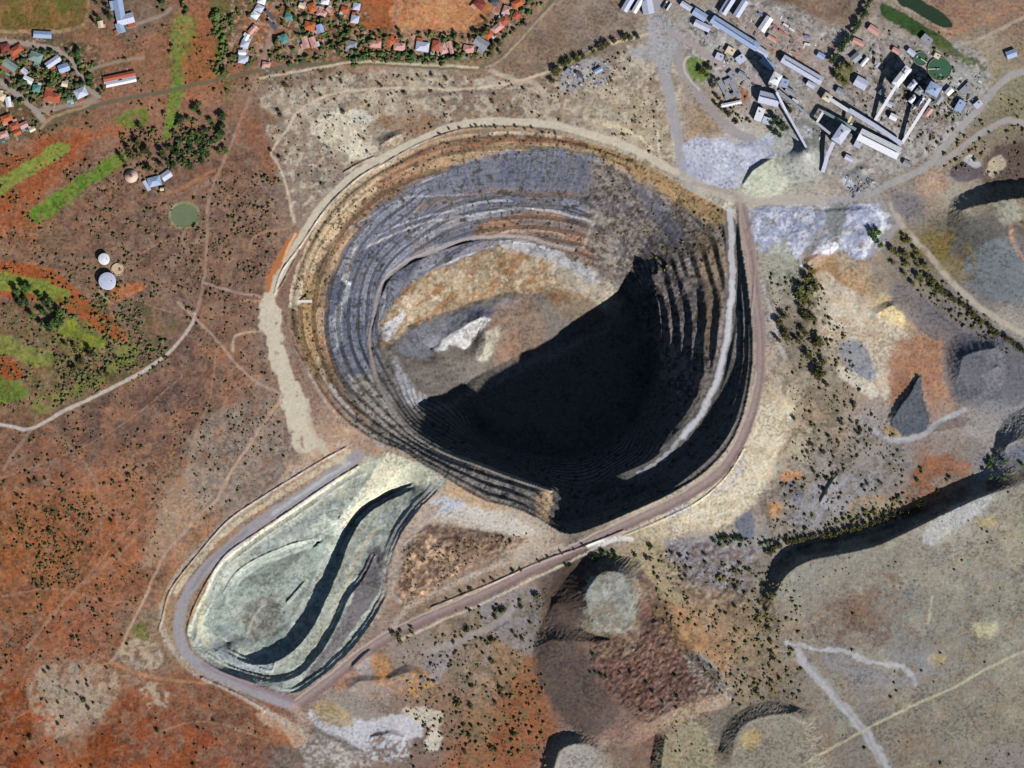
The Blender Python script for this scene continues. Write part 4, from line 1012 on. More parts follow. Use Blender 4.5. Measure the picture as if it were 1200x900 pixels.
# ------------------------------------------------------------------ rock of the small pit
poly(SMALL, (188, 194, 178), 2, .5)
poly([(232,730),(242,700),(262,690),(300,655),(340,640),(366,634),(392,615),(380,650),(355,700),(330,750),(300,762),(275,756),(255,742)], (146, 159, 148), 3, .7)
poly([(287,715),(305,700),(322,703),(326,730),(308,748),(290,742)], (128, 122, 112), 2, .9, .9)
speck([(287,705),(330,700),(328,745),(290,748)], (92, 88, 80), 3, .56, .06, .7, 244)
line([(290,742),(298,722),(312,706)], (172, 170, 152), 3, 1, .8)
poly([(250,735),(270,730),(285,740),(280,752),(262,750)], (124, 138, 138), 3, .8, .8)
speck(SMALL, (158, 164, 152), 7, .56, .08, .6, 241)
speck(SMALL, (116, 122, 114), 6, .58, .08, .5, 242)
poly([(420,585),(440,545),(455,530),(478,540),(505,552),(515,562),(470,572),(440,588),(415,606),(395,620)], (206, 198, 166), 2, .8, .95)
speck([(420,585),(455,530),(515,562),(415,606)], (180, 182, 156), 8, .5, .1, .8, 243)
poly([(395,590),(425,560),(440,540),(430,535),(395,562),(355,592),(300,630),(270,655),(272,664),(310,640),(355,612)], (178, 178, 152), 3, .8, .8)
poly([(270,660),(310,634),(350,606),(390,585),(396,590),(350,622),(300,650)], (150, 160, 160), 3, .8, .7)
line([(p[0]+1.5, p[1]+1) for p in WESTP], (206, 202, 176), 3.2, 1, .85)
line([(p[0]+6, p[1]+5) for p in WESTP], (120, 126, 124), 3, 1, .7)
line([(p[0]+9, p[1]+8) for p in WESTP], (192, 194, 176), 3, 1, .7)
line([(p[0]+3, p[1]+4) for p in MIDW], (188, 196, 180), 4, 1.2, .8)
line([(242,700),(235,720),(236,742),(248,760)], (190, 188, 152), 8, 2, .8)
line([(252,758),(275,775),(300,783),(325,780)], (164, 174, 178), 12, 2.5, .9)
line([(500,572),(470,584),(440,602),(418,630),(402,668),(388,705),(372,742),(350,770),(325,782)], (170, 172, 152), 8, 2, .9)
line([(440,622),(420,650),(405,690),(390,725),(370,760),(350,786),(320,794),(290,790)], (196, 180, 140), 4, 1.2, .85)
poly([(428,655),(445,640),(450,668),(444,695),(420,728),(396,762),(372,786),(352,800),(362,785),(385,755),(405,718),(420,685)], (124, 116, 118), 2, .5, .95)
line([(432,640),(445,668),(456,690),(468,705)], (156, 150, 154), 4, 1.2, .8)
line([(500,580),(480,600),(460,632),(446,664)], (128, 116, 116), 5, 1.5, .8)
# haul ring round the small pit
line([(420,533),(390,556),(355,580),(310,608),(270,640),(240,668),(222,692),(212,715),(210,742),(218,765),(240,783),(275,800),(310,815),(340,826)], (160, 155, 160), 13, 2, .95, reg='haul_road')
line([(290,622),(250,655),(225,690)], (134, 124, 134), 4, 2, .6)
line([(410,542),(370,568),(320,602)], (186, 190, 186), 4, 1.5, .8)
line([(240,778),(275,795),(320,812),(345,822)], (146, 122, 130), 7, 2, .8)
line([(408,530),(380,548),(340,572),(290,604),(255,632),(225,668),(205,695)], (206, 190, 152), 6, 1.5, .85)
line([(360,545),(300,588),(265,614),(228,652),(202,684),(190,720),(196,750),(225,785),(270,808),(320,838),(360,862)], (184, 166, 146), 7, 2, .85)
line([(196,692),(193,720),(198,738)], (168, 130, 88), 5, 1.5, .7)
line([(358,470),(366,505),(384,530),(402,540)], (206, 192, 164), 8, 2, .8, reg='haul_road', wob=.8)
line([(316,352),(322,338),(332,318)], (206, 192, 164), 9, 2, .8, reg='haul_road', wob=.8)
# ruts in the main roads
RUT = 1
# pink main haul road to the plant
HAUL = [(866,234),(869,244),(874,265),(881,310),(887,360),(891,400),(890,440),(882,480),(868,515),(848,547),(818,572),(780,593),(740,611),(700,630),(660,650),(620,669),(580,689),(540,707),(500,724),(460,743),(430,762),(400,786),(370,809),(350,824)]
line(HAUL, (152, 128, 122), 12, 1.5, .95, reg='haul_road')
line([(p[0]-4, p[1]-4) for p in HAUL[6:]], (196, 174, 158), 2.2, .8, .8)
line([(p[0]+4, p[1]+4) for p in HAUL[7:]], (136, 106, 104), 3, 1, .8)
line([(p[0]+7.5, p[1]+8) for p in HAUL[8:20]], (206, 190, 166), 3, 1, .8)
line([(460,735),(478,712),(500,700),(560,672),(620,650),(660,640)], (190, 168, 148), 6, 2, .8)
line([(p[0]-.5, p[1]-.5) for p in HAUL], (170, 148, 140), 2.6, .8, .6, wob=.1)
line([(p[0]+2.6, p[1]+2.6) for p in HAUL], (124, 102, 98), 1.6, .6, .5, wob=.1)
line([(690,640),(720,632),(740,632)], (226, 222, 214), 6, 1.5, .8)
line([(345,830),(360,850)], (190, 160, 140), 12, 3, .7)
poly([(470,622),(490,602),(520,588),(505,612),(480,640),(462,690),(440,730),(430,730),(450,690)], (178, 156, 138), 4, .8, .9)
line([(868,240),(868,262),(876,300),(880,345)], (186, 158, 142), 3, 1, .7)
line([(893,330),(905,372),(912,400),(920,420)], (190, 182, 180), 5, 2, .7)

line([(800,206),(830,222),(862,231),(895,236),(930,234),(965,236)], (184,172,158), 11, 3, .9, reg='haul_road')
line([(812,214),(860,228),(868,246)], (170,150,138), 5, 2, .7)
# round farm dam and treatment ponds
def pond_reg(P): 
    P2 = smooth_line(P, True, 3); s = asub(P2, 3)
    d, _, ins = seg_dist(UA[s], VA[s], P2, True)
    REG[s[0][ins], s[1][ins]] = 7
    ALB[s[0][ins], s[1][ins]] = lin(POND_C)
    H[s[0][ins], s[1][ins]] = np.median(H[s]) - 0.6
DAM = [(216 + 16.5 * math.cos(t), 252 + 13.8 * math.sin(t)) for t in np.linspace(0, 6.28, 17)[:-1]]
line(DAM + DAM[:1], (150, 142, 96), 5, 1.2, .9)
POND_C = (112, 124, 86); pond_reg(DAM)
POND_C = (44, 66, 44)
POND_A = [(1032,6),(1045,8),(1062,18),(1085,31),(1106,44),(1116,55),(1102,55),(1080,46),(1060,34),(1036,20)]
POND_B = [(1050,-40),(1078,-2),(1098,10),(1112,22),(1116,30),(1106,32),(1088,24),(1066,10),(1052,2),(1040,-40)]
pond_reg(POND_B)
POND_C = (60, 78, 44); 
poly(POND_A, (58, 84, 44), 1.5, .4, reg='fairway')
poly([(1080,40),(1110,48),(1128,66),(1120,68),(1085,50)], (84, 94, 50), 3, .9, .8)

# fine grain of the whole surface
lum = (ALB @ np.array([.3, .55, .15], np.float32))[..., None]
sat = (ALB.max(2) - ALB.min(2)) / (ALB.max(2) + 1e-4)
ALB = lum + (ALB - lum) * (.80 + .14 * sstep(.45, .8, sat))[..., None]
ALB *= (1.04 - .26 * sstep(.80, .94, sat))[..., None]
made = np.isin(REG, (2, 4, 7)).astype(np.float32)
g1 = fbm(UA, VA, 5.5, 2, 301) - .5; g2 = fbm(UA, VA, 2.6, 2, 302) - .5; g3 = fbm(UA, VA, 15.0, 3, 303) - .5
inpit = (PITM | SM).astype(np.float32)
grain = (g1 * .30 + g2 * .50 + g3 * .24) * (1 - .7 * made) * (1 - .3 * inpit) * (.62 + .38 * sstep(.25, .6, sat))
ALB *= (1 + grain)[..., None].astype(np.float32)
hue = (fbm(UA, VA, 7.0, 2, 304) - .5) * (.35 + .65 * sstep(.3, .65, sat)) * (1 - .6 * made) * (1 - .5 * inpit); hue2 = (fbm(UA, VA, 8.0, 2, 305) - .5) * (.5 + .5 * sstep(.3, .65, sat)) * (1 - .6 * made)
ALB *= np.dstack([1 + hue * .22, 1 + hue2 * .12, 1 - hue * .26 + hue2 * .05]).astype(np.float32)
ALB = np.clip(ALB * .97, .004, .86)

# ------------------------------------------------------------------ terrain meshes
def principled(name, rough=.9, spec=.1):
    m = bpy.data.materials.new(name); m.use_nodes = True
    nt = m.node_tree; b = nt.nodes['Principled BSDF']
    b.inputs['Roughness'].default_value = rough
    b.inputs['Specular IOR Level'].default_value = spec
    return m, nt, b

def terrain_mat(name, amp=.24, bump=.4, rough=.95, scale=.22, grit=.34):
    m, nt, b = principled(name, rough, .05)
    N = nt.nodes.new; L = nt.links.new
    at = N('ShaderNodeAttribute'); at.attribute_name = 'soil'
    tc = N('ShaderNodeTexCoord')
    n1 = N('ShaderNodeTexNoise'); n1.inputs['Scale'].default_value = scale; n1.inputs['Detail'].default_value = 6; n1.inputs['Roughness'].default_value = .75
    L(tc.outputs['Object'], n1.inputs['Vector'])
    mr = N('ShaderNodeMapRange'); mr.inputs['From Min'].default_value = .3; mr.inputs['From Max'].default_value = .7
    mr.inputs['To Min'].default_value = 1 - amp; mr.inputs['To Max'].default_value = 1 + amp
    L(n1.outputs['Fac'], mr.inputs['Value'])
    # grit: sparse dark tussocks and pale pebbles, thicker in some stretches than in others
    n2 = N('ShaderNodeTexNoise'); n2.inputs['Scale'].default_value = .17; n2.inputs['Detail'].default_value = 3; n2.inputs['Roughness'].default_value = .6
    n3 = N('ShaderNodeTexNoise'); n3.inputs['Scale'].default_value = .018; n3.inputs['Detail'].default_value = 2
    L(tc.outputs['Object'], n2.inputs['Vector']); L(tc.outputs['Object'], n3.inputs['Vector'])
    ad = N('ShaderNodeMath'); ad.operation = 'MULTIPLY_ADD'; ad.inputs[1].default_value = .45
    L(n3.outputs['Fac'], ad.inputs[0]); L(n2.outputs['Fac'], ad.inputs[2])
    dk = N('ShaderNodeMapRange'); dk.inputs['From Min'].default_value = .79; dk.inputs['From Max'].default_value = .83; dk.inputs['To Min'].default_value = 1; dk.inputs['To Max'].default_value = 1 - grit
    lt = N('ShaderNodeMapRange'); lt.inputs['From Min'].default_value = .60; lt.inputs['From Max'].default_value = .64; lt.inputs['To Min'].default_value = 1 + grit * .45; lt.inputs['To Max'].default_value = 1
    L(ad.outputs[0], dk.inputs['Value']); L(ad.outputs[0], lt.inputs['Value'])
    m1 = N('ShaderNodeMath'); m1.operation = 'MULTIPLY'; L(dk.outputs[0], m1.inputs[0]); L(lt.outputs[0], m1.inputs[1])
    m2 = N('ShaderNodeMath'); m2.operation = 'MULTIPLY'; L(m1.outputs[0], m2.inputs[0]); L(mr.outputs[0], m2.inputs[1])
    mx = N('ShaderNodeVectorMath'); mx.operation = 'SCALE'
    L(at.outputs['Color'], mx.inputs[0]); L(m2.outputs[0], mx.inputs['Scale'])
    L(mx.outputs[0], b.inputs['Base Color'])
    bp = N('ShaderNodeBump'); bp.inputs['Strength'].default_value = bump; bp.inputs['Distance'].default_value = 1.2
    L(n1.outputs['Fac'], bp.inputs['Height']); L(bp.outputs[0], b.inputs['Normal'])
    return m

MAT_T = {'ground': terrain_mat('dry_soil'), 'open_pit': terrain_mat('blasted_rock', .22, .8), 'haul_road': terrain_mat('crushed_stone_road', .12, .2, grit=.1),
         'dirt_track': terrain_mat('sandy_track', .12, .2, grit=.1), 'road': terrain_mat('worn_road', .1, .15, grit=.08), 'fairway': terrain_mat('mown_grass', .15, .4, .95, .5),
         'sports_field': terrain_mat('dry_turf', .2, .3), 'gravel_yard': terrain_mat('rock_fines', .2, .5)}
mw, ntw, bw = principled('dam_water', .12, .5)
_at = ntw.nodes.new('ShaderNodeAttribute'); _at.attribute_name = 'soil'; ntw.links.new(_at.outputs['Color'], bw.inputs['Base Color'])
MAT_T['pond'] = mw
for nm in ('spoil_heap', 'stockpile'):
    MAT_T[nm] = terrain_mat(nm, .2, .7)

gyy, gxx = np.gradient(H, STEP)
NRM = np.dstack([-gxx, -gyy, np.ones_like(H)]); NRM /= np.linalg.norm(NRM, axis=2, keepdims=True)
CO = np.dstack([XX, YY, H]).reshape(-1, 3).astype(np.float32)
NRMf = NRM.reshape(-1, 3).astype(np.float32); ALBf = ALB.reshape(-1, 3)
idx = np.arange(NX * NY, dtype=np.int64).reshape(NY, NX)
QUADS = np.stack([idx[:-1, :-1], idx[:-1, 1:], idx[1:, 1:], idx[1:, :-1]], -1).reshape(-1, 4)

def grid_mesh(name, quads, mat, obj_name=None, co=None):
    used, inv = np.unique(quads, return_inverse=True)
    inv = inv.reshape(-1)
    nq = len(quads)
    me = bpy.data.meshes.new(name)
    me.vertices.add(len(used)); me.vertices.foreach_set('co', CO[used].ravel())
    me.loops.add(nq * 4); me.loops.foreach_set('vertex_index', inv.astype(np.int32))
    me.polygons.add(nq); me.polygons.foreach_set('loop_start', np.arange(0, nq * 4, 4, dtype=np.int32))
    at = me.color_attributes.new('soil', 'FLOAT_COLOR', 'POINT')
    c4 = np.ones((len(used), 4), np.float32); c4[:, :3] = ALBf[used]
    at.data.foreach_set('color', c4.ravel())
    me.update(calc_edges=True)
    me.polygons.foreach_set('use_smooth', np.ones(nq, bool))
    me.normals_split_custom_set_from_vertices(NRMf[used])
    me.materials.append(mat)
    o = bpy.data.objects.new(obj_name or name, me); COL.objects.link(o)
    return o

def tag(o, label=None, cat=None, group=None, kind=None):
    if label: o['label'] = label
    if cat: o['category'] = cat
    if group: o['group'] = group
    if kind: o['kind'] = kind
    return o

FREG = REG[:-1, :-1].reshape(-1).astype(np.int32).copy()
HEAPS = [
 (DUMP_BROWN, 'spoil_heap', 'two-tiered reddish brown spoil heap with a pale grey cap and ribbed top'),
 (DUMP_PLATEAU, 'spoil_heap', 'broad flat-topped grey tailings plateau crossed by pale tracks'),
 (DUMP_SOUTH, 'spoil_heap', 'low rounded grey terrace south of the fork in the pale road'),
 (DUMP_GREY, 'spoil_heap', 'small light grey mound just below the reddish brown heap'),
 (DUMP_OLIVE, 'spoil_heap', 'low olive tan mound dotted with shrubs beside the reddish brown heap'),
 (DUMP_NE, 'spoil_heap', 'tall grey cone-ridged heap with a long black shadow below the plant road'),
 (DUMP_EAST, 'spoil_heap', 'blue grey heap with a steep black shaded face beside the red clearing'),
 (PILE_RIDGED, 'stockpile', 'dark grey stockpile with sharp ridges and a black shaded edge'),
 (PILE_RIBBED, 'stockpile', 'wedge-shaped dark grey stockpile ribbed by tipped loads above the curving pale track')]
fu = U0[:-1, :-1].reshape(-1); fv = V0[:-1, :-1].reshape(-1)
for n, (P, nm, lb) in enumerate(HEAPS):
    P2 = smooth_line(P, True, 3)
    m = np.nonzero((fu > P2[:,0].min()) & (fu < P2[:,0].max()) & (fv > P2[:,1].min()) & (fv < P2[:,1].max()))[0]
    _, _, ins = seg_dist(fu[m], fv[m], P2, True)
    k = m[ins]; k = k[(FREG[k] == 0)]
    FREG[k] = 100 + n
for r, nm in enumerate(REGN):
    qs = QUADS[FREG == r]
    if len(qs):
        tag(grid_mesh(nm, qs, MAT_T[nm]), kind='structure')
for n, (P, nm, lb) in enumerate(HEAPS):
    qs = QUADS[FREG == 100 + n]
    tag(grid_mesh(nm, qs, MAT_T[nm]), lb, 'spoil heap' if nm == 'spoil_heap' else 'stockpile', 'spoil heaps around the open pit')

# plain running on to the horizon
ring_i = np.concatenate([idx[0, :], idx[1:, -1], idx[-1, -2::-1], idx[-2:0:-1, 0]])
pv = CO[ring_i].copy(); rings = [pv]
cen = np.array([0, 0, 0], np.float32)
for s_ in (1.15, 1.6, 3.0, 8.0, 25.0):
    r_ = pv.copy(); r_[:, :2] *= s_; r_[:, 2] = pv[:, 2] * max(0, 1 - (s_ - 1) * 2.5) - (s_ > 20) * 20; rings.append(r_)
n_ = len(pv); V_ = np.concatenate(rings); F_ = []
for k in range(len(rings) - 1):
    a = np.arange(n_) + k * n_; b = np.roll(np.arange(n_), -1) + k * n_
    F_.append(np.stack([a, a + n_, b + n_, b], -1))
F_ = np.concatenate(F_)
me = bpy.data.meshes.new('outer_plain'); me.from_pydata(V_.tolist(), [], F_.tolist())
c4 = np.ones((len(V_), 4), np.float32); base = ALBf[ring_i]
for k in range(len(rings)):
    t = min(1, k * .5); c4[k * n_:(k + 1) * n_, :3] = base * (1 - t) + np.array(lin((145, 112, 86))) * t
me.color_attributes.new('soil', 'FLOAT_COLOR', 'POINT').data.foreach_set('color', c4.ravel())
me.materials.append(MAT_T['ground'])
o = bpy.data.objects.new('outer_plain', me); COL.objects.link(o); tag(o, kind='structure')

def zat(x, y):
    i = min(max(int((x - GX0) / STEP + .5), 0), NX - 1); j = min(max(int((y - GY0) / STEP + .5), 0), NY - 1)
    return float(H[j, i])
def regat(p):
    return int(REG[min(max(int((p.y - GY0) / STEP + .5), 0), NY - 1), min(max(int((p.x - GX0) / STEP + .5), 0), NX - 1)])
def place(u, v):
    """world point of the terrain seen at image pixel u, v"""
    z = 0.0
    for _ in range(6):
        x, y = unproject(u, v, z); z = .5 * z + .5 * zat(float(x), float(y))
    return Vector((float(x), float(y), zat(float(x), float(y))))

# ------------------------------------------------------------------ materials of built things
def flat_mat(name, rgb, rough=.7, spec=.3, var=.12, scale=.4, metal=0.0, wave=None):
    m, nt, b = principled(name, rough, spec)
    N = nt.nodes.new; L = nt.links.new
    b.inputs['Metallic'].default_value = metal
    tc = N('ShaderNodeTexCoord'); n1 = N('ShaderNodeTexNoise'); n1.inputs['Scale'].default_value = scale; n1.inputs['Detail'].default_value = 5
    L(tc.outputs['Object'], n1.inputs['Vector'])
    mr = N('ShaderNodeMapRange'); mr.inputs['From Min'].default_value = .3; mr.inputs['From Max'].default_value = .7
    mr.inputs['To Min'].default_value = 1 - var; mr.inputs['To Max'].default_value = 1 + var
    L(n1.outputs['Fac'], mr.inputs['Value'])
    c = N('ShaderNodeRGB'); c.outputs[0].default_value = (*[float(v) for v in lin(rgb)], 1)
    mx = N('ShaderNodeVectorMath'); mx.operation = 'SCALE'
    L(c.outputs[0], mx.inputs[0]); L(mr.outputs[0], mx.inputs['Scale']); L(mx.outputs[0], b.inputs['Base Color'])
    if wave:
        wv = N('ShaderNodeTexWave'); wv.inputs['Scale'].default_value = wave; L(tc.outputs['Object'], wv.inputs['Vector'])
        bp = N('ShaderNodeBump'); bp.inputs['Strength'].default_value = .4; bp.inputs['Distance'].default_value = .3
        L(wv.outputs['Fac'], bp.inputs['Height']); L(bp.outputs[0], b.inputs['Normal'])
    return m

ROOF = {
 'white': flat_mat('white_roof_sheet', (232, 232, 236), .5, .3, .08, .3, 0, 1.5),
 'lilac': flat_mat('pale_zinc_sheet', (196, 200, 220), .5, .3, .1, .3, 0, 1.5),
 'blue': flat_mat('pale_blue_sheet', (160, 178, 210), .5, .3, .1, .3, 0, 1.5),
 'grey': flat_mat('grey_sheet', (150, 152, 160), .6, .3, .15, .3, 0, 1.5),
 'dark': flat_mat('dark_grey_sheet', (92, 92, 102), .6, .3, .15, .3, 0, 1.5),
 'teal': flat_mat('green_roof_sheet', (96, 146, 138), .6, .3, .12, .3, 0, 1.5),
 'sage': flat_mat('sage_roof_sheet', (132, 152, 146), .6, .3, .12, .3, 0, 1.5),
 'red': flat_mat('red_roof_tile', (176, 96, 74), .85, .15, .2, .5, 0, 2.0),
 'orange': flat_mat('orange_roof_tile', (190, 106, 66), .85, .15, .2, .5, 0, 2.0),
 'pink': flat_mat('pinkish_roof_tile', (206, 158, 148), .85, .15, .15, .5, 0, 2.0),
 'maroon': flat_mat('maroon_roof_tile', (132, 68, 60), .85, .15, .2, .5, 0, 2.0),
 'cream': flat_mat('cream_roof', (222, 204, 172), .7, .2, .1, .4),
 'thatch': flat_mat('weathered_thatch', (206, 178, 164), .95, .05, .2, .8),
}
M_WALL = flat_mat('plastered_wall', (206, 192, 172), .85, .1, .1, .5)
M_BRICK = flat_mat('face_brick', (150, 98, 76), .9, .1, .15, .6)
M_SHEET = flat_mat('wall_cladding', (168, 170, 176), .6, .3, .12, .3, 0, 1.5)
M_CONC = flat_mat('concrete', (158, 152, 144), .9, .1, .15, .3)
M_STEEL = flat_mat('painted_steel', (120, 122, 124), .5, .4, .15, .3)
M_WHITE = flat_mat('white_paint', (236, 234, 228), .5, .3, .06, .3)
M_GLASS = flat_mat('window_glass', (40, 48, 58), .1, .5, .05)
M_DOOR = flat_mat('timber_door', (98, 66, 44), .7, .2, .1)
M_RUBBER = flat_mat('tyre_rubber', (30, 30, 32), .9, .1, .05)
M_TANKW = flat_mat('tank_paint', (222, 224, 232), .5, .3, .06, .3)
M_PINKC = flat_mat('pinkish_concrete', (206, 176, 150), .9, .1, .12, .3)
M_PAVE = flat_mat('brick_paving', (172, 146, 128), .9, .1, .15, .5)
M_POOL = flat_mat('pool_water', (96, 170, 186), .15, .5, .05)
M_BERRY = flat_mat('thickener_water', (66, 102, 78), .25, .5, .1, .15)
M_BARK = flat_mat('bark', (92, 74, 58), .95, .05, .2, 2.0)
def leaf(name, rgb, var=.35):
    return flat_mat(name, rgb, .85, .1, var, .45)
LEAF = [leaf('thorn_leaves', (84, 82, 50)), leaf('dark_evergreen_leaves', (62, 82, 50)), leaf('olive_leaves', (104, 104, 60)), leaf('green_leaves', (84, 110, 56)), leaf('grey_scrub_leaves', (112, 98, 72))]

RN = random.Random(7)
# ------------------------------------------------------------------ small mesh kit
class MB:
    def __init__(self): self.v = []; self.f = []
    def box(self, c, s, mat=None):
        n = len(self.v)
        for dz in (-.5, .5):
            for dx, dy in ((-.5, -.5), (.5, -.5), (.5, .5), (-.5, .5)):
                p = Vector((c[0] + dx * s[0], c[1] + dy * s[1], c[2] + dz * s[2]))
                self.v.append(tuple(mat @ p) if mat else tuple(p))
        for q in ((3, 2, 1, 0), (4, 5, 6, 7), (0, 1, 5, 4), (1, 2, 6, 5), (2, 3, 7, 6), (3, 0, 4, 7)):
            self.f.append(tuple(n + i for i in q))
        return self
    def beam(self, a, b, w, h):
        a = Vector(a); b = Vector(b); d = b - a
        q = d.to_track_quat('X', 'Z').to_matrix().to_4x4(); q.translation = (a + b) / 2
        return self.box((0, 0, 0), (d.length, w, h), q)
    def ring(self, c, prof, n=16, cap=True):
        """solid of revolution: prof = [(r, z), ...]"""
        s = len(self.v)
        for r, z in prof:
            for k in range(n):
                t = 2 * math.pi * k / n
                self.v.append((c[0] + r * math.cos(t), c[1] + r * math.sin(t), c[2] + z))
        for i in range(len(prof) - 1):
            for k in range(n):
                a = s + i * n + k; b = s + i * n + (k + 1) % n
                self.f.append((a, b, b + n, a + n))
        if cap:
            self.f.append(tuple(s + (len(prof) - 1) * n + k for k in range(n)))
            self.f.append(tuple(s + n - 1 - k for k in range(n)))
        return self
    def gable(self, w, l, z, rise, over=.4):
        """pitched roof with thickness, ridge along x"""
        n = len(self.v); x = l / 2 + over; y = w / 2 + over; t = .25
        pts = [(-x, -y, z), (x, -y, z), (x, 0, z + rise), (-x, 0, z + rise), (x, y, z), (-x, y, z)]
        self.v += pts + [(p[0], p[1], p[2] - t) for p in pts]
        for q in ((0, 1, 2, 3), (3, 2, 4, 5), (7, 6, 9, 8), (8, 9, 11, 10), (6, 7, 1, 0), (10, 11, 5, 4), (7, 8, 2, 1), (8, 10, 4, 2), (9, 6, 0, 3), (11, 9, 3, 5)):
            self.f.append(tuple(n + i for i in q))
        return self
    def hip(self, w, l, z, rise, over=.5):
        n = len(self.v); x = l / 2 + over; y = w / 2 + over; r = max(l / 2 - w / 2, .3); t = .25
        self.v += [(-x, -y, z), (x, -y, z), (x, y, z), (-x, y, z), (-r, 0, z + rise), (r, 0, z + rise), (-x, -y, z - t), (x, -y, z - t), (x, y, z - t), (-x, y, z - t)]
        for q in ((0, 1, 5, 4), (2, 3, 4, 5), (1, 2, 5), (3, 0, 4), (9, 8, 7, 6), (6, 7, 1, 0), (7, 8, 2, 1), (8, 9, 3, 2), (9, 6, 0, 3)):
            self.f.append(tuple(n + i for i in q))
        return self
    def build(self, name, mat, parent=None):
        me = bpy.data.meshes.new(name); me.from_pydata(self.v, [], self.f); me.materials.append(mat); me.update()
        o = bpy.data.objects.new(name, me); COL.objects.link(o)
        if parent: o.parent = parent
        return o

def empty(name, loc, ang=0.0):
    o = bpy.data.objects.new(name, None); COL.objects.link(o)
    o.location = loc; o.rotation_euler = (0, 0, ang); o.empty_display_size = 2
    return o

def copy_tree(o, parent=None):
    c = o.copy(); COL.objects.link(c)
    if parent: c.parent = parent
    for ch in o.children: copy_tree(ch, c)
    return c

def building(name, u, v, lpx, wpx, ang, h, roof, label, cat, kind='gable', rise=None, wall=None, group=None, windows=True, vent=False, chimney=False):
    """a building whose long side lpx runs at `ang` degrees clockwise in the image"""
    L_, W_ = lpx * S, wpx * S
    p = place(u, v)
    r = empty(name, p - Vector((0, 0, .3)), -R(ang))
    tag(r, label, cat, group)
    wm = wall or (M_BRICK if roof in ('red', 'orange', 'maroon') else M_WALL)
    MB().box((0, 0, h / 2), (L_ - .6, W_ - .6, h)).build('wall', wm, r)
    rise = rise if rise is not None else min(W_, L_) * .16
    if kind == 'gable':
        for sx in (-1, 1):   # gable ends close the roof
            b = MB(); x1 = sx * (L_/2 - .32); x2 = sx * (L_/2 - .6); y = W_/2 - .3; z2 = h + rise * .93
            b.v += [(x1, -y, h), (x1, y, h), (x1, 0, z2), (x2, -y, h), (x2, y, h), (x2, 0, z2)]
            b.f += [(0, 1, 2), (3, 5, 4), (0, 2, 5, 3), (1, 4, 5, 2), (0, 3, 4, 1)]
            b.build('gable', wm, r)
        ro = MB().gable(W_, L_, h + .15, rise).build('roof', ROOF[roof], r)
    elif kind == 'hip':
        ro = MB().hip(W_, L_, h + .15, rise).build('roof', ROOF[roof], r)
    else:
        ro = MB().box((0, 0, h + .2), (L_ + .3, W_ + .3, .4)).build('roof', ROOF[roof], r)
        MB().box((L_ * .2, W_ * .1, h + .9), (min(3, L_ * .2), min(2.4, W_ * .3), 1.0)).build('roof_box', M_STEEL, ro)
    if vent:
        MB().box((0, 0, h + .15 + rise + .3), (L_ * .86, 1.4, 1.1)).build('ridge_vent', ROOF['dark'], ro)
    if chimney:
        MB().box((L_ * .22, W_ * .16, h + rise), (.9, .9, rise + 1.6)).build('chimney', M_BRICK, ro)
    if cat == 'house' and L_ > 9:
        q = RN.choice((-1, 1)); e = RN.choice((-1, 1)); al, aw = L_ * .45, W_ * .5
        ax, ay = e * (L_ * .28), q * (W_ * .5 + aw * .32)
        an = MB().box((ax, ay, h * .42), (al, aw, h * .84)).build('annex', wm, r)
        MB().box((ax, ay, h * .84 + .2), (al + .5, aw + .5, .3)).build('annex_roof', ROOF[RN.choice((roof, roof, 'grey', 'lilac', 'red', 'pink'))], an)
        MB().box((-ax, -ay * 1.5, .35), (3.2, W_ * .9, .12)).build('driveway', M_PAVE, r)
        if RN.random() < .35:
            MB().box((-ax * .9, ay * 1.7, .4), (6, 3.4, .14)).build('swimming_pool', M_POOL, r)
    if windows:
        n = max(1, min(6, int(L_ / 6)))
        win0 = None
        for sy in (-1, 1):
            for k in range(n):
                if sy < 0 and k == n // 2:
                    d = MB().box((-L_/2 + L_ * (k + .5) / n, sy * (W_/2 - .27), min(1.1, h * .4)), (min(1.2 + h * .12, L_ * .3), .12, min(2.1, h * .8))).build('door', M_DOOR, r)
                    continue
                if win0 is None:
                    win0 = MB().box((0, 0, 0), (min(1.8 + .1 * h, L_ / n * .6), .1, 1.2)).build('window', M_GLASS, r); w_ = win0
                else:
                    w_ = win0.copy(); COL.objects.link(w_)
                w_.location = (-L_/2 + L_ * (k + .5) / n, sy * (W_/2 - .26), h * .55)
    return r

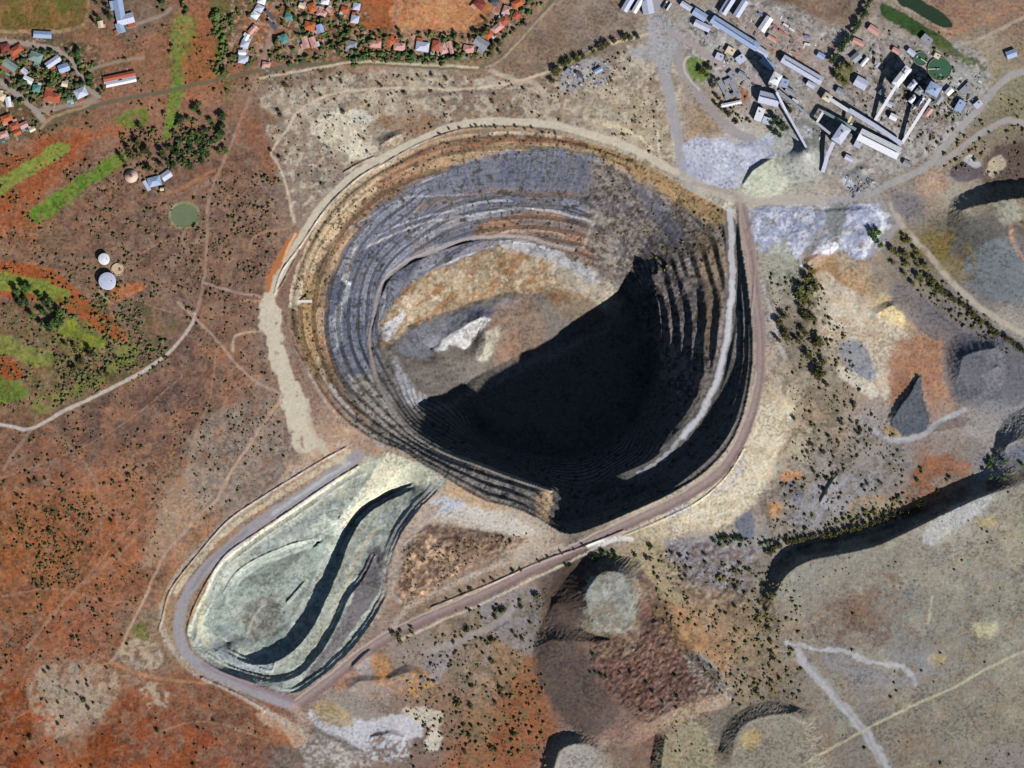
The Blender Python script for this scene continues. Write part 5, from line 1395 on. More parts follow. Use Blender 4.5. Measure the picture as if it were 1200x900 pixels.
# ------------------------------------------------------------------ houses of the mining town
HOUSES = [
 # u, v, length, width, angle, roof, kind, label
 (50,41,21,8,3,'blue','gable','long pale blue club house below the dry sports field'),
 (19,59,16,9,-32,'red','hip','red-roofed house at the top of the western town block, just below the sports field road'),
 (6,56,10,9,-10,'maroon','hip','dark red-roofed house at the far west end of the town block'),
 (42,67,15,11,20,'sage','hip','sage green roofed house in the middle of the western town block'),
 (62,73,19,8,-35,'lilac','gable','long pale lilac roof tilted beside the bend of the town road'),
 (75,80,13,10,-20,'blue','gable','pale blue roof nearest the bend of the town road'),
 (29,84,8,6,40,'lilac','gable','small pale roof just above the brightest white roof in the western town block'),
 (33,94,12,7,25,'white','gable','brightest white roof in the western town block'),
 (12,77,17,9,35,'sage','gable','long grey green roof at the west edge of the town block'),
 (43,104,9,8,10,'teal','hip','small teal roof south of the brightest white roof'),
 (61,114,19,11,15,'red','hip','large red roof beside the lower town street'),
 (76,99,7,6,10,'cream','gable','tiny cream roof among trees above the large red roof'),
 (95,109,14,11,-25,'lilac','hip','pale lilac roof at the street corner east of the large red roof'),
 (82,118,7,5,-15,'sage','gable','small grey roof left of the pale lilac corner roof'),
 (10,120,12,6,80,'white','gable','narrow white roof west of the diagonal street'),
 (2,114,8,8,20,'cream','hip','cream roof at the west edge beside the narrow white roof'),
 (8,139,13,8,-20,'orange','hip','orange roof uppermost in the red cluster by the railway'),
 (17,148,11,8,-25,'red','hip','red roof in the middle of the cluster by the railway'),
 (4,158,11,7,-20,'pink','hip','pinkish roof lowest in the cluster by the railway'),
 (28,147,9,7,-25,'pink','gable','small pinkish roof in the red cluster near the street junction'),
 (20,156,9,6,-25,'orange','gable','orange roof in the red cluster facing the railway'),
 (38,152,7,5,-25,'cream','gable','cream roof nearest the street junction in the red cluster'),
 (118,29,8,6,80,'cream','gable','small cream white building among trees beside the sports field'),
 (140,12,24,11,80,'blue','gable','west wing of the large pale blue complex at the top edge'),
 (147,23,20,12,-15,'lilac','gable','south wing of the large pale blue complex at the top edge'),
 (141,33,12,9,70,'blue','gable','lowest wing of the large pale blue complex'),
 (140,90,38,6,-12,'red','gable','long brown-red roofed row building beside the tree hedge'),
 (142,97,36,5,-12,'white','gable','long white roofed row building beside the tree hedge'),
 (307,1,9,8,20,'white','hip','white roof cut by the top edge at the head of the white row'),
 (304,10,9,8,30,'lilac','hip','pale lilac roof second in the white row beside the green strip'),
 (299,18,9,8,35,'white','hip','white roof third in the white row beside the green strip'),
 (296,35,12,6,-50,'pink','gable','pinkish white narrow roof in the middle of the white row'),
 (289,44,8,5,-60,'white','gable','narrow white roof between two wider ones in the white row'),
 (287,52,9,9,20,'lilac','hip','square grey-white roof fifth down the white row'),
 (284,62,9,6,0,'white','gable','small white roof above the lowest one of the white row'),
 (285,70,11,9,10,'lilac','hip','lowest roof of the white row beside the railway'),
 (316,18,14,4,50,'dark','gable','upper one of two dark narrow shed roofs east of the white row'),
 (319,30,14,4,50,'dark','gable','lower one of two dark narrow shed roofs east of the white row'),
 (339,20,10,8,20,'teal','hip','teal roof at the top of the middle town block'),
 (333,46,11,9,70,'teal','hip','teal roof lower in the middle town block beside a white porch'),
 (354,7,7,6,20,'cream','gable','small cream roof among dark trees near the top edge'),
 (366,9,11,9,70,'orange','hip','orange roof near the top edge, left of the white roof'),
 (381,2,9,7,10,'white','hip','white roof cut by the top edge above the orange yards'),
 (377,16,11,8,25,'pink','hip','pinkish white roof in the eastern half of the middle town block'),
 (386,12,7,5,40,'pink','gable','narrow pinkish annex roof beside the pinkish white roof'),
 (375,34,10,8,75,'blue','gable','bright pale blue roof in the middle town block'),
 (363,31,12,10,10,'orange','hip','orange roof directly left of the bright pale blue roof'),
 (358,50,14,7,75,'pink','gable','left one of two tan pink roofs above the railway'),
 (367,50,13,7,70,'pink','gable','right one of two tan pink roofs above the railway'),
 (312,76,9,6,10,'pink','hip','small pink roof standing alone by the railway'),
 (418,8,8,8,10,'lilac','hip','upper pale roof left of the red sand field'),
 (416,23,9,9,10,'lilac','hip','lower pale lilac roof left of the red sand field'),
 (404,12,9,7,20,'orange','hip','orange roof beside the upper pale roof near the red sand field'),
 (412,53,12,9,10,'grey','hip','grey roof with white gable at the west end of the house row'),
 (440,52,13,8,5,'pink','hip','pink roof second in the house row below the red sand field'),
 (458,48,10,9,60,'orange','hip','orange roof third in the house row below the red sand field'),
 (468,55,13,9,5,'pink','hip','pink roof fourth in the house row below the red sand field'),
 (495,55,15,11,8,'lilac','hip','pale lilac roof in the middle of the house row below the field'),
 (511,54,9,12,10,'red','hip','red roof right of the pale lilac roof in the house row'),
 (519,57,13,9,70,'pink','hip','tall pinkish red roof in the eastern half of the house row'),
 (528,56,15,4,75,'pink','gable','narrow pink roof nearest the green yard in the house row'),
 (549,58,12,9,10,'pink','hip','pink roof at the east end of the house row'),
 (564,51,17,11,35,'grey','gable','large grey roof on the corner of the house row'),
 (573,41,10,8,-40,'orange','hip','orange roof just above the large grey corner roof'),
 (583,33,14,8,-40,'pink','hip','pinkish orange roof in the diagonal house row'),
 (591,25,11,9,-40,'red','hip','red roof upper in the diagonal house row'),
 (594,12,9,9,20,'pink','hip','bright pink roof north of the diagonal house row'),
 (562,5,13,10,40,'maroon','hip','maroon roof at the top edge right of the red sand field'),
 (580,3,10,8,30,'dark','hip','dark roof among trees at the top edge'),
 (607,4,14,8,-30,'orange','hip','orange roof at the top edge beside the diagonal track'),
 (605,19,9,7,-60,'red','hip','brown red roof nearest the diagonal track'),
 (181,213,15,11,-15,'blue','hip','large pale blue club house roof beside the grove'),
 (195,206,12,9,-35,'lilac','gable','pale wing of the club house nearest the grove'),
 (172,218,13,4,60,'lilac','gable','narrow pale shed west of the blue club house'),
 (190,222,4,3,0,'cream','gable','tiny cream pump house south of the blue club house'),
]
for n, (u, v, l, w, a, rf, kd, lb) in enumerate(HOUSES):
    building('house' if 'club' not in lb or 'town' in lb else 'clubhouse', u, v, l, w, a, 3.0 + RN.random() * .8, rf, lb, 'house' if 'club' not in lb else 'clubhouse', kd, chimney=(rf in ('red', 'orange', 'pink')), group='buildings of the mining town')

# round thatched pavilion beside the club house
p = place(154, 207); r = empty('thatched_pavilion', p); tag(r, 'round pinkish thatched pavilion west of the blue club house', 'pavilion')
MB().ring((0, 0, 0), [(10, 0), (10, 3)], 20).build('wall', M_WALL, r)
MB().ring((0, 0, 3), [(12.5, 0), (7.5, 3.2), (3.6, 5.2)], 24).build('roof', ROOF['thatch'], r)
MB().ring((0, 0, 8.1), [(3.4, 0), (2.6, 1.0), (.4, 1.8)], 14).build('roof_cap', flat_mat('dark_thatch', (150, 110, 100), .95, .05, .2, .8), r)

# ------------------------------------------------------------------ water tanks
def tank(u, v, rpx, h, label, roof_m):
    p = place(u, v); r = empty('water_tank', p); tag(r, label, 'tank', 'round tanks on the red plain')
    R_ = rpx * S
    MB().ring((0, 0, 0), [(R_, 0), (R_, h)], 32).build('shell', M_TANKW, r)
    rf = MB().ring((0, 0, h + .02), [(R_ * 1.02, 0), (R_ * .8, .5), (R_ * .3, 1.1), (.2, 1.3)], 32).build('roof', roof_m, r)
    MB().box((R_ * .5, 0, h + 1.2), (1.6, 1.6, .5)).build('hatch', M_STEEL, rf)
    ld = MB()
    for dx in (-.3, .3): ld.beam((R_ + .2, dx, 0), (R_ + .2, dx, h), .08, .08)
    for k in range(int(h / .5)): ld.beam((R_ + .2, -.3, k * .5 + .3), (R_ + .2, .3, k * .5 + .3), .06, .06)
    ld.build('ladder', M_STEEL, r)
tank(122, 304, 6.6, 7, 'smaller white water tank, upper of the two on the red plain', ROOF['white'])
tank(126, 330, 10, 8, 'larger white water tank with a pale blue roof', ROOF['lilac'])
p = place(138, 316); r = empty('tank_base', p); tag(r, 'bare pinkish round tank base between the two white tanks', 'tank base')
MB().ring((0, 0, 0), [(11.5, 0), (11.2, .8), (10.2, .85)], 28).build('slab', M_PINKC, r)
MB().ring((0, 0, .86), [(12.0, -.3), (12.0, .9), (11.3, .9), (11.3, -.3)], 28, False).build('kerb', ROOF['cream'], r)

# ------------------------------------------------------------------ white viewing bridge on the pit edge
p = place(355, 354); r = empty('viewing_bridge', p); tag(r, 'white elevated viewing bridge on the western pit edge', 'bridge')
hb = 8.0
MB().box((0, 0, hb), (35, 4.2, .6)).build('deck', M_WHITE, r)
for sx in (-15, -5, 5, 15):
    MB().beam((sx, -1.5, -6), (sx, -1.5, hb), .5, .5).beam((sx, 1.5, -6), (sx, 1.5, hb), .5, .5).build('support', M_STEEL, r)
for sy in (-2.0, 2.0):
    rl = MB().beam((-17.4, sy, hb + 1.3), (17.4, sy, hb + 1.3), .12, .12)
    for k in range(12): rl.beam((-17 + k * 3.1, sy, hb + .3), (-17 + k * 3.1, sy, hb + 1.3), .1, .1)
    rl.build('railing', M_WHITE, r)

# ------------------------------------------------------------------ processing plant
PG = 'sheds of the diamond plant'
def shed(u, v, l, w, a, h, roof, label, vent=False, kind='gable', cat='shed', rise=None):
    return building('shed', u, v, l, w, a, h, roof, label, cat, kind, rise, M_SHEET, PG, True, vent)
shed(861,40,64,10,33,9,'blue','longest pale blue plant shed running diagonally through the workshop yard', True)
shed(820,18,17,9,33,7,'blue','pale blue shed at the upper end of the longest shed')
shed(823,31,20,8,25,6,'lilac','pale shed beside the entrance of the longest shed')
shed(804,8,14,6,33,6,'lilac','small pale shed nearest the plant gate')
shed(852,8,22,9,-58,8,'lilac','left one of the paired pale sheds at the top edge', True)
shed(868,11,22,8,-58,7,'lilac','right one of the paired pale sheds at the top edge')
shed(897,29,19,9,-56,6,'white','white shed standing alone in the container yard')
shed(940,83,54,10,31,9,'lilac','long pale lilac shed with small roof windows below the brown yard', True)
shed(893,62,16,9,35,7,'lilac','pale shed near the tall white tower, upper one')
shed(899,75,18,8,40,7,'blue','pale blue shed right above the tall white tower')
shed(886,54,8,8,35,9,'blue','small square pale shed at the lower end of the longest shed')
shed(918,98,12,10,20,8,'blue','pale blue block right of the tall white tower', kind='flat')
shed(901,117,24,14,14,11,'lilac','pale lilac shed with a dark ridge south of the tall white tower', True)
shed(890,135,16,9,-70,9,'white','white narrow block below the pale lilac ridge shed', kind='flat')
shed(898,142,9,8,20,7,'lilac','small pale block beside the white narrow block', kind='flat')
shed(1030,170,52,15,27,11,'white','large white shed with a dark ridge line in the lower plant', True)
shed(1006,168,8,12,27,6,'lilac','small pale annex at the upper end of the large white shed', kind='flat')
shed(1009,98,15,12,30,6,'lilac','pale square shed beside the olive trees')
shed(1013,73,12,4,-50,5,'white','narrow white roof right of the olive trees')
shed(1003,68,11,9,-40,5,'grey','grey roof above the olive trees')
shed(1024,36,14,8,35,5,'pink','pinkish roofed block near the tree row')
shed(1006,50,14,6,25,5,'pink','low pink roof beside the tree row')
shed(1086,47,13,9,40,6,'grey','grey block by the irrigated green strip', kind='flat')
shed(1185,64,12,9,-20,5,'blue','pale blue shed standing alone near the top right corner')
shed(1125,125,14,9,-60,7,'blue','pale blue block by the road east of the thickeners', kind='flat')
shed(1146,123,10,7,-40,6,'lilac','small pale block beside the bending plant road', kind='flat')
shed(1131,104,16,6,-45,4,'grey','low grey block on the pale concrete yard', kind='flat')
shed(1098,66,7,6,30,4,'cream','tiny cream pump house between the two green thickeners', kind='flat')
shed(857,122,24,4,-12,4,'white','thin white roof bar below the office block')
for k, (u, v, l, w, a, nm) in enumerate(((848,104,22,6,60,'left'),(862,106,20,6,60,'right'),(855,95,13,6,-25,'upper'),(856,113,14,5,-25,'lower'),(858,88,10,7,45,'detached upper'))):
    building('office', u, v, l, w, a, 4, 'grey', nm + ' wing of the grey office block by the round lawn', 'office', 'flat', None, M_WALL, 'wings of the grey office block')
shed(736,5,20,8,-60,6,'lilac','left one of the three pale sheds at the top edge by the plant gate')
shed(748,6,22,6,-60,6,'white','middle one of the three pale sheds at the top edge by the plant gate')
shed(759,9,16,13,80,6,'lilac','right one of the three pale sheds at the top edge by the plant gate')
shed(667,85,9,6,40,4,'grey','grey block in the rubble yard below the tree row', kind='flat')
shed(701,83,10,5,-30,4,'blue','pale blue roof in the rubble yard below the tree row')
shed(679,88,9,4,35,4,'dark','dark roof in the rubble yard below the tree row')
shed(843,67,9,8,25,5,'lilac','pale square roof beside the round lawn road', kind='flat')
shed(868,70,11,9,-35,7,'lilac','pale block at the foot of the long tower shadow', kind='flat')
shed(856,60,10,8,30,5,'cream','cream block among pink yards beside the longest shed', kind='flat')

shed(840,30,9,6,33,5,'lilac','small pale shed west of the longest shed, upper one')
shed(833,42,8,6,33,4,'grey','small grey shed west of the longest shed, lower one')
shed(870,88,10,5,33,5,'grey','low grey shed on the pale square beneath the long tower shadow')
shed(926,108,12,6,33,6,'grey','grey shed between the headgear tower and the cream transfer tower')
shed(950,100,10,6,33,6,'lilac','pale shed just south of the long lilac shed')
shed(931,120,8,6,33,5,'white','white hut beside the low grey gallery')
shed(1034,108,9,6,-52,6,'grey','grey hut left of the long white conveyor')
shed(1040,122,12,6,27,7,'lilac','pale shed between the left conveyor foot and the level gallery')
shed(1047,138,9,7,27,6,'white','white hut between the feet of the two sloping conveyors')
shed(1088,132,10,6,-52,6,'pink','pinkish hut right of the right conveyor')
shed(1100,118,11,7,-52,7,'grey','grey shed below the square pale blue roofed tower')
shed(1112,108,9,7,-45,6,'white','white hut east of the square pale blue roofed tower')
shed(1068,62,10,6,40,5,'lilac','pale hut left of the small green thickener')
shed(1050,60,9,6,30,4,'pink','pinkish hut above the big tower shadow')
shed(995,186,10,6,27,5,'lilac','pale hut below the two-toned tower')
shed(1063,192,9,6,27,4,'grey','grey hut beside the main plant road below the large white shed')
shed(985,108,10,7,30,5,'grey','grey hut left of the pale square shed')
shed(962,66,9,6,31,5,'blue','pale blue hut at the end of the container yard')
shed(905,46,12,5,33,4,'pink','low pinkish shed in the brown yard')
# tall towers
def tower(u, v, l, w, a, h, roof, label, wall=None, name='processing_tower'):
    L_, W_ = l * S, w * S
    p = place(u, v); r = empty(name, p - Vector((0, 0, .3)), -R(a)); tag(r, label, 'tower', 'tall towers of the plant')
    MB().box((0, 0, h / 2), (L_, W_, h)).build('wall', wall or M_SHEET, r)
    rf = MB().hip(W_, L_, h + .1, 2.2, .3).build('roof', ROOF[roof], r)
    MB().box((L_ * .15, 0, h + 2.2), (3, 3, 3)).build('roof_box', M_STEEL, rf)
    for k in range(1, int(h / 6)):
        MB().box((0, 0, k * 6), (L_ + .25, W_ + .25, .5)).build('ledge', M_STEEL, r)
    for sx in (-1, 1):
        for k in range(int(h / 6)):
            MB().box((sx * L_ * .25, -W_ / 2 - .05, k * 6 + 3.5), (L_ * .3, .14, 1.6)).build('window', M_GLASS, r)
    st = MB()
    for k in range(int(h / 3)):
        z0 = k * 3; s0 = -1 if k % 2 else 1
        st.beam((L_ / 2 + .9, -s0 * W_ * .3, z0), (L_ / 2 + .9, s0 * W_ * .3, z0 + 3), .9, .2)
    st.build('stair', M_STEEL, r)
    return r
tower(908,97,11,14,28,42,'white','tall white headgear tower casting the longest shadow', M_WHITE, 'headgear_tower')
tower(1093,108,15,14,30,30,'blue','square pale blue roofed tower at the head of the right conveyor')
tower(985,160,22,13,-56,24,'lilac','pale two-toned tower where several conveyors meet')
tower(1056,92,27,9,-52,24,'white','long white plant tower along the upper end of the left conveyor', M_WHITE)
tower(1069,101,12,7,-50,13,'lilac','narrow lower block beside the long white plant tower')
tower(1077,108,9,8,-50,16,'grey','grey block between the two sloping conveyors')
tower(1069,117,10,5,-50,9,'white','low white block between the two sloping conveyors')
tower(1078,120,14,4,-52,10,'lilac','slim pale gallery tower left of the right conveyor')
tower(969,115,10,9,33,9,'cream','cream transfer tower at the head of the upper gallery')

def conveyor(pts, wpx, label, cat='conveyor', roof='lilac', legs=True):
    """enclosed conveyor gallery through (u, v, z above plain) points"""
    P = []
    for u, v, z in pts:
        x, y = unproject(u, v, z); P.append(Vector((float(x), float(y), z)))
    r = empty('conveyor', (P[0].x, P[0].y, 0)); tag(r, label, cat, 'conveyor galleries of the plant')
    o = Vector((P[0].x, P[0].y, 0)); w = wpx * S
    for a, b in zip(P[:-1], P[1:]):
        a = a - o; b = b - o
        g = MB().beam(a, b, w, 2.6).build('gallery', M_SHEET, r)
        up = Vector((0, 0, 1.5))
        rf = MB().beam(a + up, b + up, w + .5, .35).build('roof', ROOF[roof], g)
        if legs:
            n = max(1, int((b - a).length / 22))
            for k in range(n):
                q = a.lerp(b, (k + .5) / n)
                if q.z > 4:
                    d = (b - a).normalized(); sd = Vector((-d.y, d.x, 0)).normalized() * w * .45
                    MB().beam((q.x + sd.x * 1.6, q.y + sd.y * 1.6, -.5), (q.x + sd.x, q.y + sd.y, q.z - 1.3), .5, .5).beam((q.x - sd.x * 1.6, q.y - sd.y * 1.6, -.5), (q.x - sd.x, q.y - sd.y, q.z - 1.3), .5, .5).beam((q.x + sd.x * 1.3, q.y + sd.y * 1.3, q.z * .5), (q.x - sd.x * 1.3, q.y - sd.y * 1.3, q.z * .5), .35, .35).build('trestle', M_STEEL, r)
    return r
conveyor([(1025.5,141,4),(1047,106,20),(1063,82,26)], 3.2, 'long white conveyor climbing to the long white plant tower', roof='white')
conveyor([(1057,168,4),(1090,116,26)], 3.2, 'white conveyor climbing to the square pale blue roofed tower', roof='white')
conveyor([(910,108,28),(922,132,16),(945,173,9)], 2.4, 'slender conveyor sloping from the headgear tower to the rock pile', roof='lilac')
conveyor([(977,167,18),(970,182,10),(964,202,3)], 4.2, 'pale conveyor running down to the road from the two-toned tower', roof='lilac')
conveyor([(995,129,12),(1026,148,12),(1057,169,12)], 5.0, 'long level gallery in the middle of the plant', roof='lilac')
conveyor([(966,112,8),(994,130,12)], 4.0, 'upper gallery between the cream transfer tower and the level gallery', roof='white')
conveyor([(965,131,10),(985,142,12),(1003,152,12)], 3.0, 'greenish gallery passing above the two-toned tower', roof='sage')
conveyor([(965,131,10),(957,144,10),(973,157,18)], 2.6, 'white conveyor loop bending round the dark hollow', roof='white')
conveyor([(993,146,8),(998,136,12)], 2.2, 'short cream link between two galleries', roof='cream')
conveyor([(1005,155,9),(1030,167,10),(1056,180,9)], 2.2, 'thin gallery along the edge of the large white shed', roof='lilac')
conveyor([(912,106,10),(935,125,9),(945,134,8)], 2.6, 'low grey gallery leading from the headgear tower towards the two-toned tower', roof='grey')
conveyor([(1027,79,6),(1031,74,10)], 2.0, 'short pale conveyor stub by the big tower shadow', roof='lilac', legs=False)

# thickeners: round tanks with a rake bridge
def thickener(u, v, rpx, h, label, ang):
    R_ = rpx * S; p = place(u, v); r = empty('thickener', p, R(ang)); tag(r, label, 'thickener', 'thickener tanks of the plant')
    MB().ring((0, 0, 0), [(R_, -.3), (R_, h), (R_ - .7, h), (R_ - .7, h - .9)], 36, False).build('rim', M_CONC, r)
    MB().ring((0, 0, h - 1.2), [(R_ - .6, 0), (R_ - .65, .3)], 36).build('water', M_BERRY, r)
    MB().box((R_ * .5, 0, h + .8), (R_, 1.1, .5)).build('rake_bridge', M_WHITE, r)
    MB().ring((0, 0, h - .8), [(1.4, 0), (1.4, 2.2), (.8, 2.6)], 12).build('drive_head', M_STEEL, r)
thickener(1101, 81, 14.0, 2.5, 'large round green thickener tank with a pale rake bridge', 182)
thickener(1079, 69, 8.6, 2.2, 'small round green thickener tank beside the large one', -35)
p = place(1117, 82)

# containers, trucks
def container(u, v, a, mat, label, l=12.0):
    p = place(u, v); r = empty('container', p, -R(a)); tag(r, label, 'container', 'containers in the workshop yard')
    MB().box((0, 0, 1.4), (l, 4.0, 2.6)).build('body', mat, r)
    rb = MB()
    for k in range(8): rb.box((-l/2 + l * (k + .5) / 8, 0, 2.75), (.5, 3.8, .12))
    rb.build('roof_rib', mat, r)
    for s_ in (-1, 1): MB().box((l / 2 + .05, s_ * .95, 1.4), (.12, 1.8, 2.3)).build('door', M_STEEL, r)
M_CR = flat_mat('faded_red_container', (188, 118, 110), .6, .3, .15); M_CB = flat_mat('blue_container', (120, 136, 190), .6, .3, .12)
container(917,38,35,M_CR,'longest faded red container in the yard',16)
container(908,31,35,M_CR,'faded red container nearest the lone white shed')
container(921,30,35,ROOF['white'],'white container right above the longest faded red one')
container(928,35,35,ROOF['white'],'white container at the right end of the red and white group')
container(927,24,30,ROOF['sage'],'pale green container nearest the yard fence track',10)
container(946,43,20,M_CB,'blue container in the eastern part of the yard')
container(946,52,10,ROOF['white'],'white container just below the blue one')
container(891,17,35,M_CB,'blue container beside the paired pale sheds',9)

def truck(u, v, a, mat, label):
    p = place(u, v); r = empty('truck', p, -R(a)); tag(r, label, 'truck', 'trucks at the plant gate')
    MB().box((-2, 0, 2.3), (13, 3.0, 2.6)).build('trailer', mat, r)
    c = MB().box((6.4, 0, 1.9), (2.6, 2.8, 2.8)).build('cab', M_WHITE, r)
    MB().box((7.72, 0, 2.4), (.06, 2.3, 1.0)).build('windscreen', M_GLASS, c)
    for x in (6.4, 3.0, -4.5, -6.2):
        for y in (-1.3, 1.3):
            b = MB(); n = 12
            for sy in (-.2, .2): b.v += [(x + .55 * math.cos(t * 2 * math.pi / n), y + sy, .55 + .55 * math.sin(t * 2 * math.pi / n)) for t in range(n)]
            b.f += [tuple(range(n)), tuple(range(2 * n - 1, n - 1, -1))] + [(k, (k + 1) % n, n + (k + 1) % n, n + k) for k in range(n)]
            b.build('wheel', M_RUBBER, r)
truck(784, 8, -58, ROOF['white'], 'truck with a white trailer on the gate road')
truck(779, 6, -58, ROOF['dark'], 'truck with a dark trailer beside the white one on the gate road')

# odds and ends lying about the plant: crates, pipe stacks, plinths, scrap
rg = random.Random(23)
for nm, mt, cnt, lo, hi in (('scrap', ROOF['grey'], 260, 1.5, 4.5), ('scrap', ROOF['white'], 150, 1.2, 4.0), ('scrap', ROOF['dark'], 240, 1.5, 5.0), ('scrap', M_BRICK, 60, 1.5, 4.0)):
    b = MB(); k = 0
    YARDS = [[(860,28),(905,14),(980,52),(955,80),(890,50)], [(880,98),(930,100),(1000,125),(1010,155),(960,165),(905,130)], [(1000,60),(1060,40),(1130,80),(1150,120),(1100,170),(1060,175),(1010,110)], [(820,40),(870,72),(905,110),(875,105),(830,60)], [(1095,90),(1150,85),(1150,125),(1110,150)], [(660,78),(715,72),(715,100),(665,105)], [(985,205),(1035,210),(1000,232)], [(1065,85),(1090,95),(1080,130),(1060,130)]]
    while k < cnt:
        P = rg.choice(YARDS); x0, x1 = min(p[0] for p in P), max(p[0] for p in P); y0, y1 = min(p[1] for p in P), max(p[1] for p in P)
        u, v = x0 + rg.random() * (x1 - x0), y0 + rg.random() * (y1 - y0)
        c = False
        for i in range(len(P)):
            A, B = P[i], P[i - 1]
            if (A[1] > v) != (B[1] > v) and u < (B[0] - A[0]) * (v - A[1]) / (B[1] - A[1]) + A[0]: c = not c
        k += 1
        if not c: continue
        p = place(u, v); h = lo * (.3 + rg.random()); q = Matrix.Rotation(-R(33) + rg.choice((0, 1.571)) + rg.gauss(0, .15), 4, 'Z'); q.translation = p + Vector((0, 0, h / 2 - .1))
        b.box((0, 0, 0), (lo + (hi - lo) * rg.random() ** 2 * 2.2, lo + (hi - lo) * rg.random() * .6, h), q)
    tag(b.build(nm, mt), 'loose ' + {'grey_sheet': 'grey plinths and crates', 'white_roof_sheet': 'white crates and drums', 'dark_grey_sheet': 'dark scrap and pipe stacks', 'face_brick': 'reddish pallets'}[mt.name] + ' strewn about the plant yards', 'scrap', None, 'stuff')

# ------------------------------------------------------------------ trees and scrub
def crown_mesh(name, rng, n, rx, rz, zc, leaf_s, mat, lobes=5):
    b = MB()
    L = []
    for k in range(lobes):
        t = rng.random() * 6.28; q = rng.random() ** .5 * .55
        L.append((q * math.cos(t) * rx, q * math.sin(t) * rx, zc + (rng.random() - .4) * rz * .7, rx * (.38 + .25 * rng.random())))
    L.append((0, 0, zc, rx * .5))
    for (x, y, z, r_) in L:       # dark inner mass of each bough
        s = len(b.v)
        for pz, pr in ((-.55, .45), (.05, .78), (.55, .4)):
            for k in range(6):
                t = k * 1.047 + pz; w = pr * r_ * (.75 + .4 * rng.random())
                b.v.append((x + w * math.cos(t), y + w * math.sin(t), z + pz * r_))
        for i in range(2):
            for k in range(6):
                b.f.append((s + i * 6 + k, s + i * 6 + (k + 1) % 6, s + i * 6 + 6 + (k + 1) % 6, s + i * 6 + 6 + k))
        b.f.append(tuple(s + 12 + k for k in range(6)))
    for k in range(n):
        x, y, z, r_ = L[rng.randrange(len(L))]
        d = Vector((rng.gauss(0, 1), rng.gauss(0, 1), rng.gauss(0, 1) + .25)).normalized()
        c = Vector((x, y, z)) + d * r_ * (.7 + .5 * rng.random())
        a = Vector((rng.gauss(0, 1), rng.gauss(0, 1), rng.gauss(0, .5))).normalized() * leaf_s * (.5 + rng.random())
        e = Vector((rng.gauss(0, 1), rng.gauss(0, 1), rng.gauss(0, .5))).normalized() * leaf_s * (.5 + rng.random())
        s = len(b.v)
        b.v += [tuple(c - a * .5), tuple(c + e * .5), tuple(c + a * .5), tuple(c - e * .5 + d * .2)]
        b.f.append((s, s + 1, s + 2, s + 3))
    me = bpy.data.meshes.new(name); me.from_pydata(b.v, [], b.f); me.materials.append(mat)
    return me

def trunk_mesh(rng, h, r0):
    b = MB(); n = 6; s = 0
    for z, r_ in ((-1, r0 * 1.3), (h * .4, r0), (h, r0 * .5)):
        ox, oy = (rng.random() - .5) * r0, (rng.random() - .5) * r0
        for k in range(n): b.v.append((ox + r_ * math.cos(k * 1.047), oy + r_ * math.sin(k * 1.047), z))
    for i in range(2):
        for k in range(n): b.f.append((i * n + k, i * n + (k + 1) % n, i * n + n + (k + 1) % n, i * n + n + k))
    for k in range(4):
        t = k * 1.57 + rng.random()
        b.beam((0, 0, h * (.45 + .1 * k)), (math.cos(t) * h * .45, math.sin(t) * h * .45, h * (.8 + .12 * k)), r0 * .4, r0 * .4)
    me = bpy.data.meshes.new('trunk'); me.from_pydata(b.v, [], b.f); me.materials.append(M_BARK)
    return me

RT = random.Random(11)
# unit trees: crown radius about 1, scaled per plant
TREE_V = {}
for mi, m in enumerate(LEAF):
    TREE_V[mi] = [(crown_mesh('crown', RT, 110, 1.0, .8, 1.15, .32, m, 6), trunk_mesh(RT, 1.1, .09)) for _ in range(3)]
SHRUB_V = {mi: [crown_mesh('shrub', RT, 60, 1.0, .55, .42, .38, m, 4) for _ in range(3)] for mi, m in enumerate(LEAF)}

def inside(P, x, y):
    c = False
    for i in range(len(P)):
        a, b = P[i], P[i - 1]
        if (a[1] > y) != (b[1] > y) and x < (b[0] - a[0]) * (y - a[1]) / (b[1] - a[1]) + a[0]: c = not c
    return c
def pts_in(P, n, rng, gap=2.0):
    x0, x1 = min(p[0] for p in P), max(p[0] for p in P); y0, y1 = min(p[1] for p in P), max(p[1] for p in P)
    out = []; t = 0
    while len(out) < n and t < n * 60:
        t += 1
        u, v = x0 + rng.random() * (x1 - x0), y0 + rng.random() * (y1 - y0)
        if inside(P, u, v) and all((u - q[0]) ** 2 + (v - q[1]) ** 2 > gap * gap for q in out): out.append((u, v))
    return out
def along(P, n, rng, wob=1.5):
    P = smooth_line(P, False, 6); d = np.r_[0, np.cumsum(np.hypot(*np.diff(P[:, :2], axis=0).T))]
    out = []
    for k in range(n):
        s = d[-1] * (k + .5 + (rng.random() - .5) * .6) / n; i = min(np.searchsorted(d, s), len(P) - 1)
        out.append((P[i, 0] + (rng.random() - .5) * 2 * wob, P[i, 1] + (rng.random() - .5) * 2 * wob))
    return out
BUILT = [(h[0], h[1], max(h[2], h[3]) * .5) for h in HOUSES]
def clear(u, v, r):
    return all((u - a) ** 2 + (v - b) ** 2 > (c + r) ** 2 * .8 for a, b, c in BUILT)

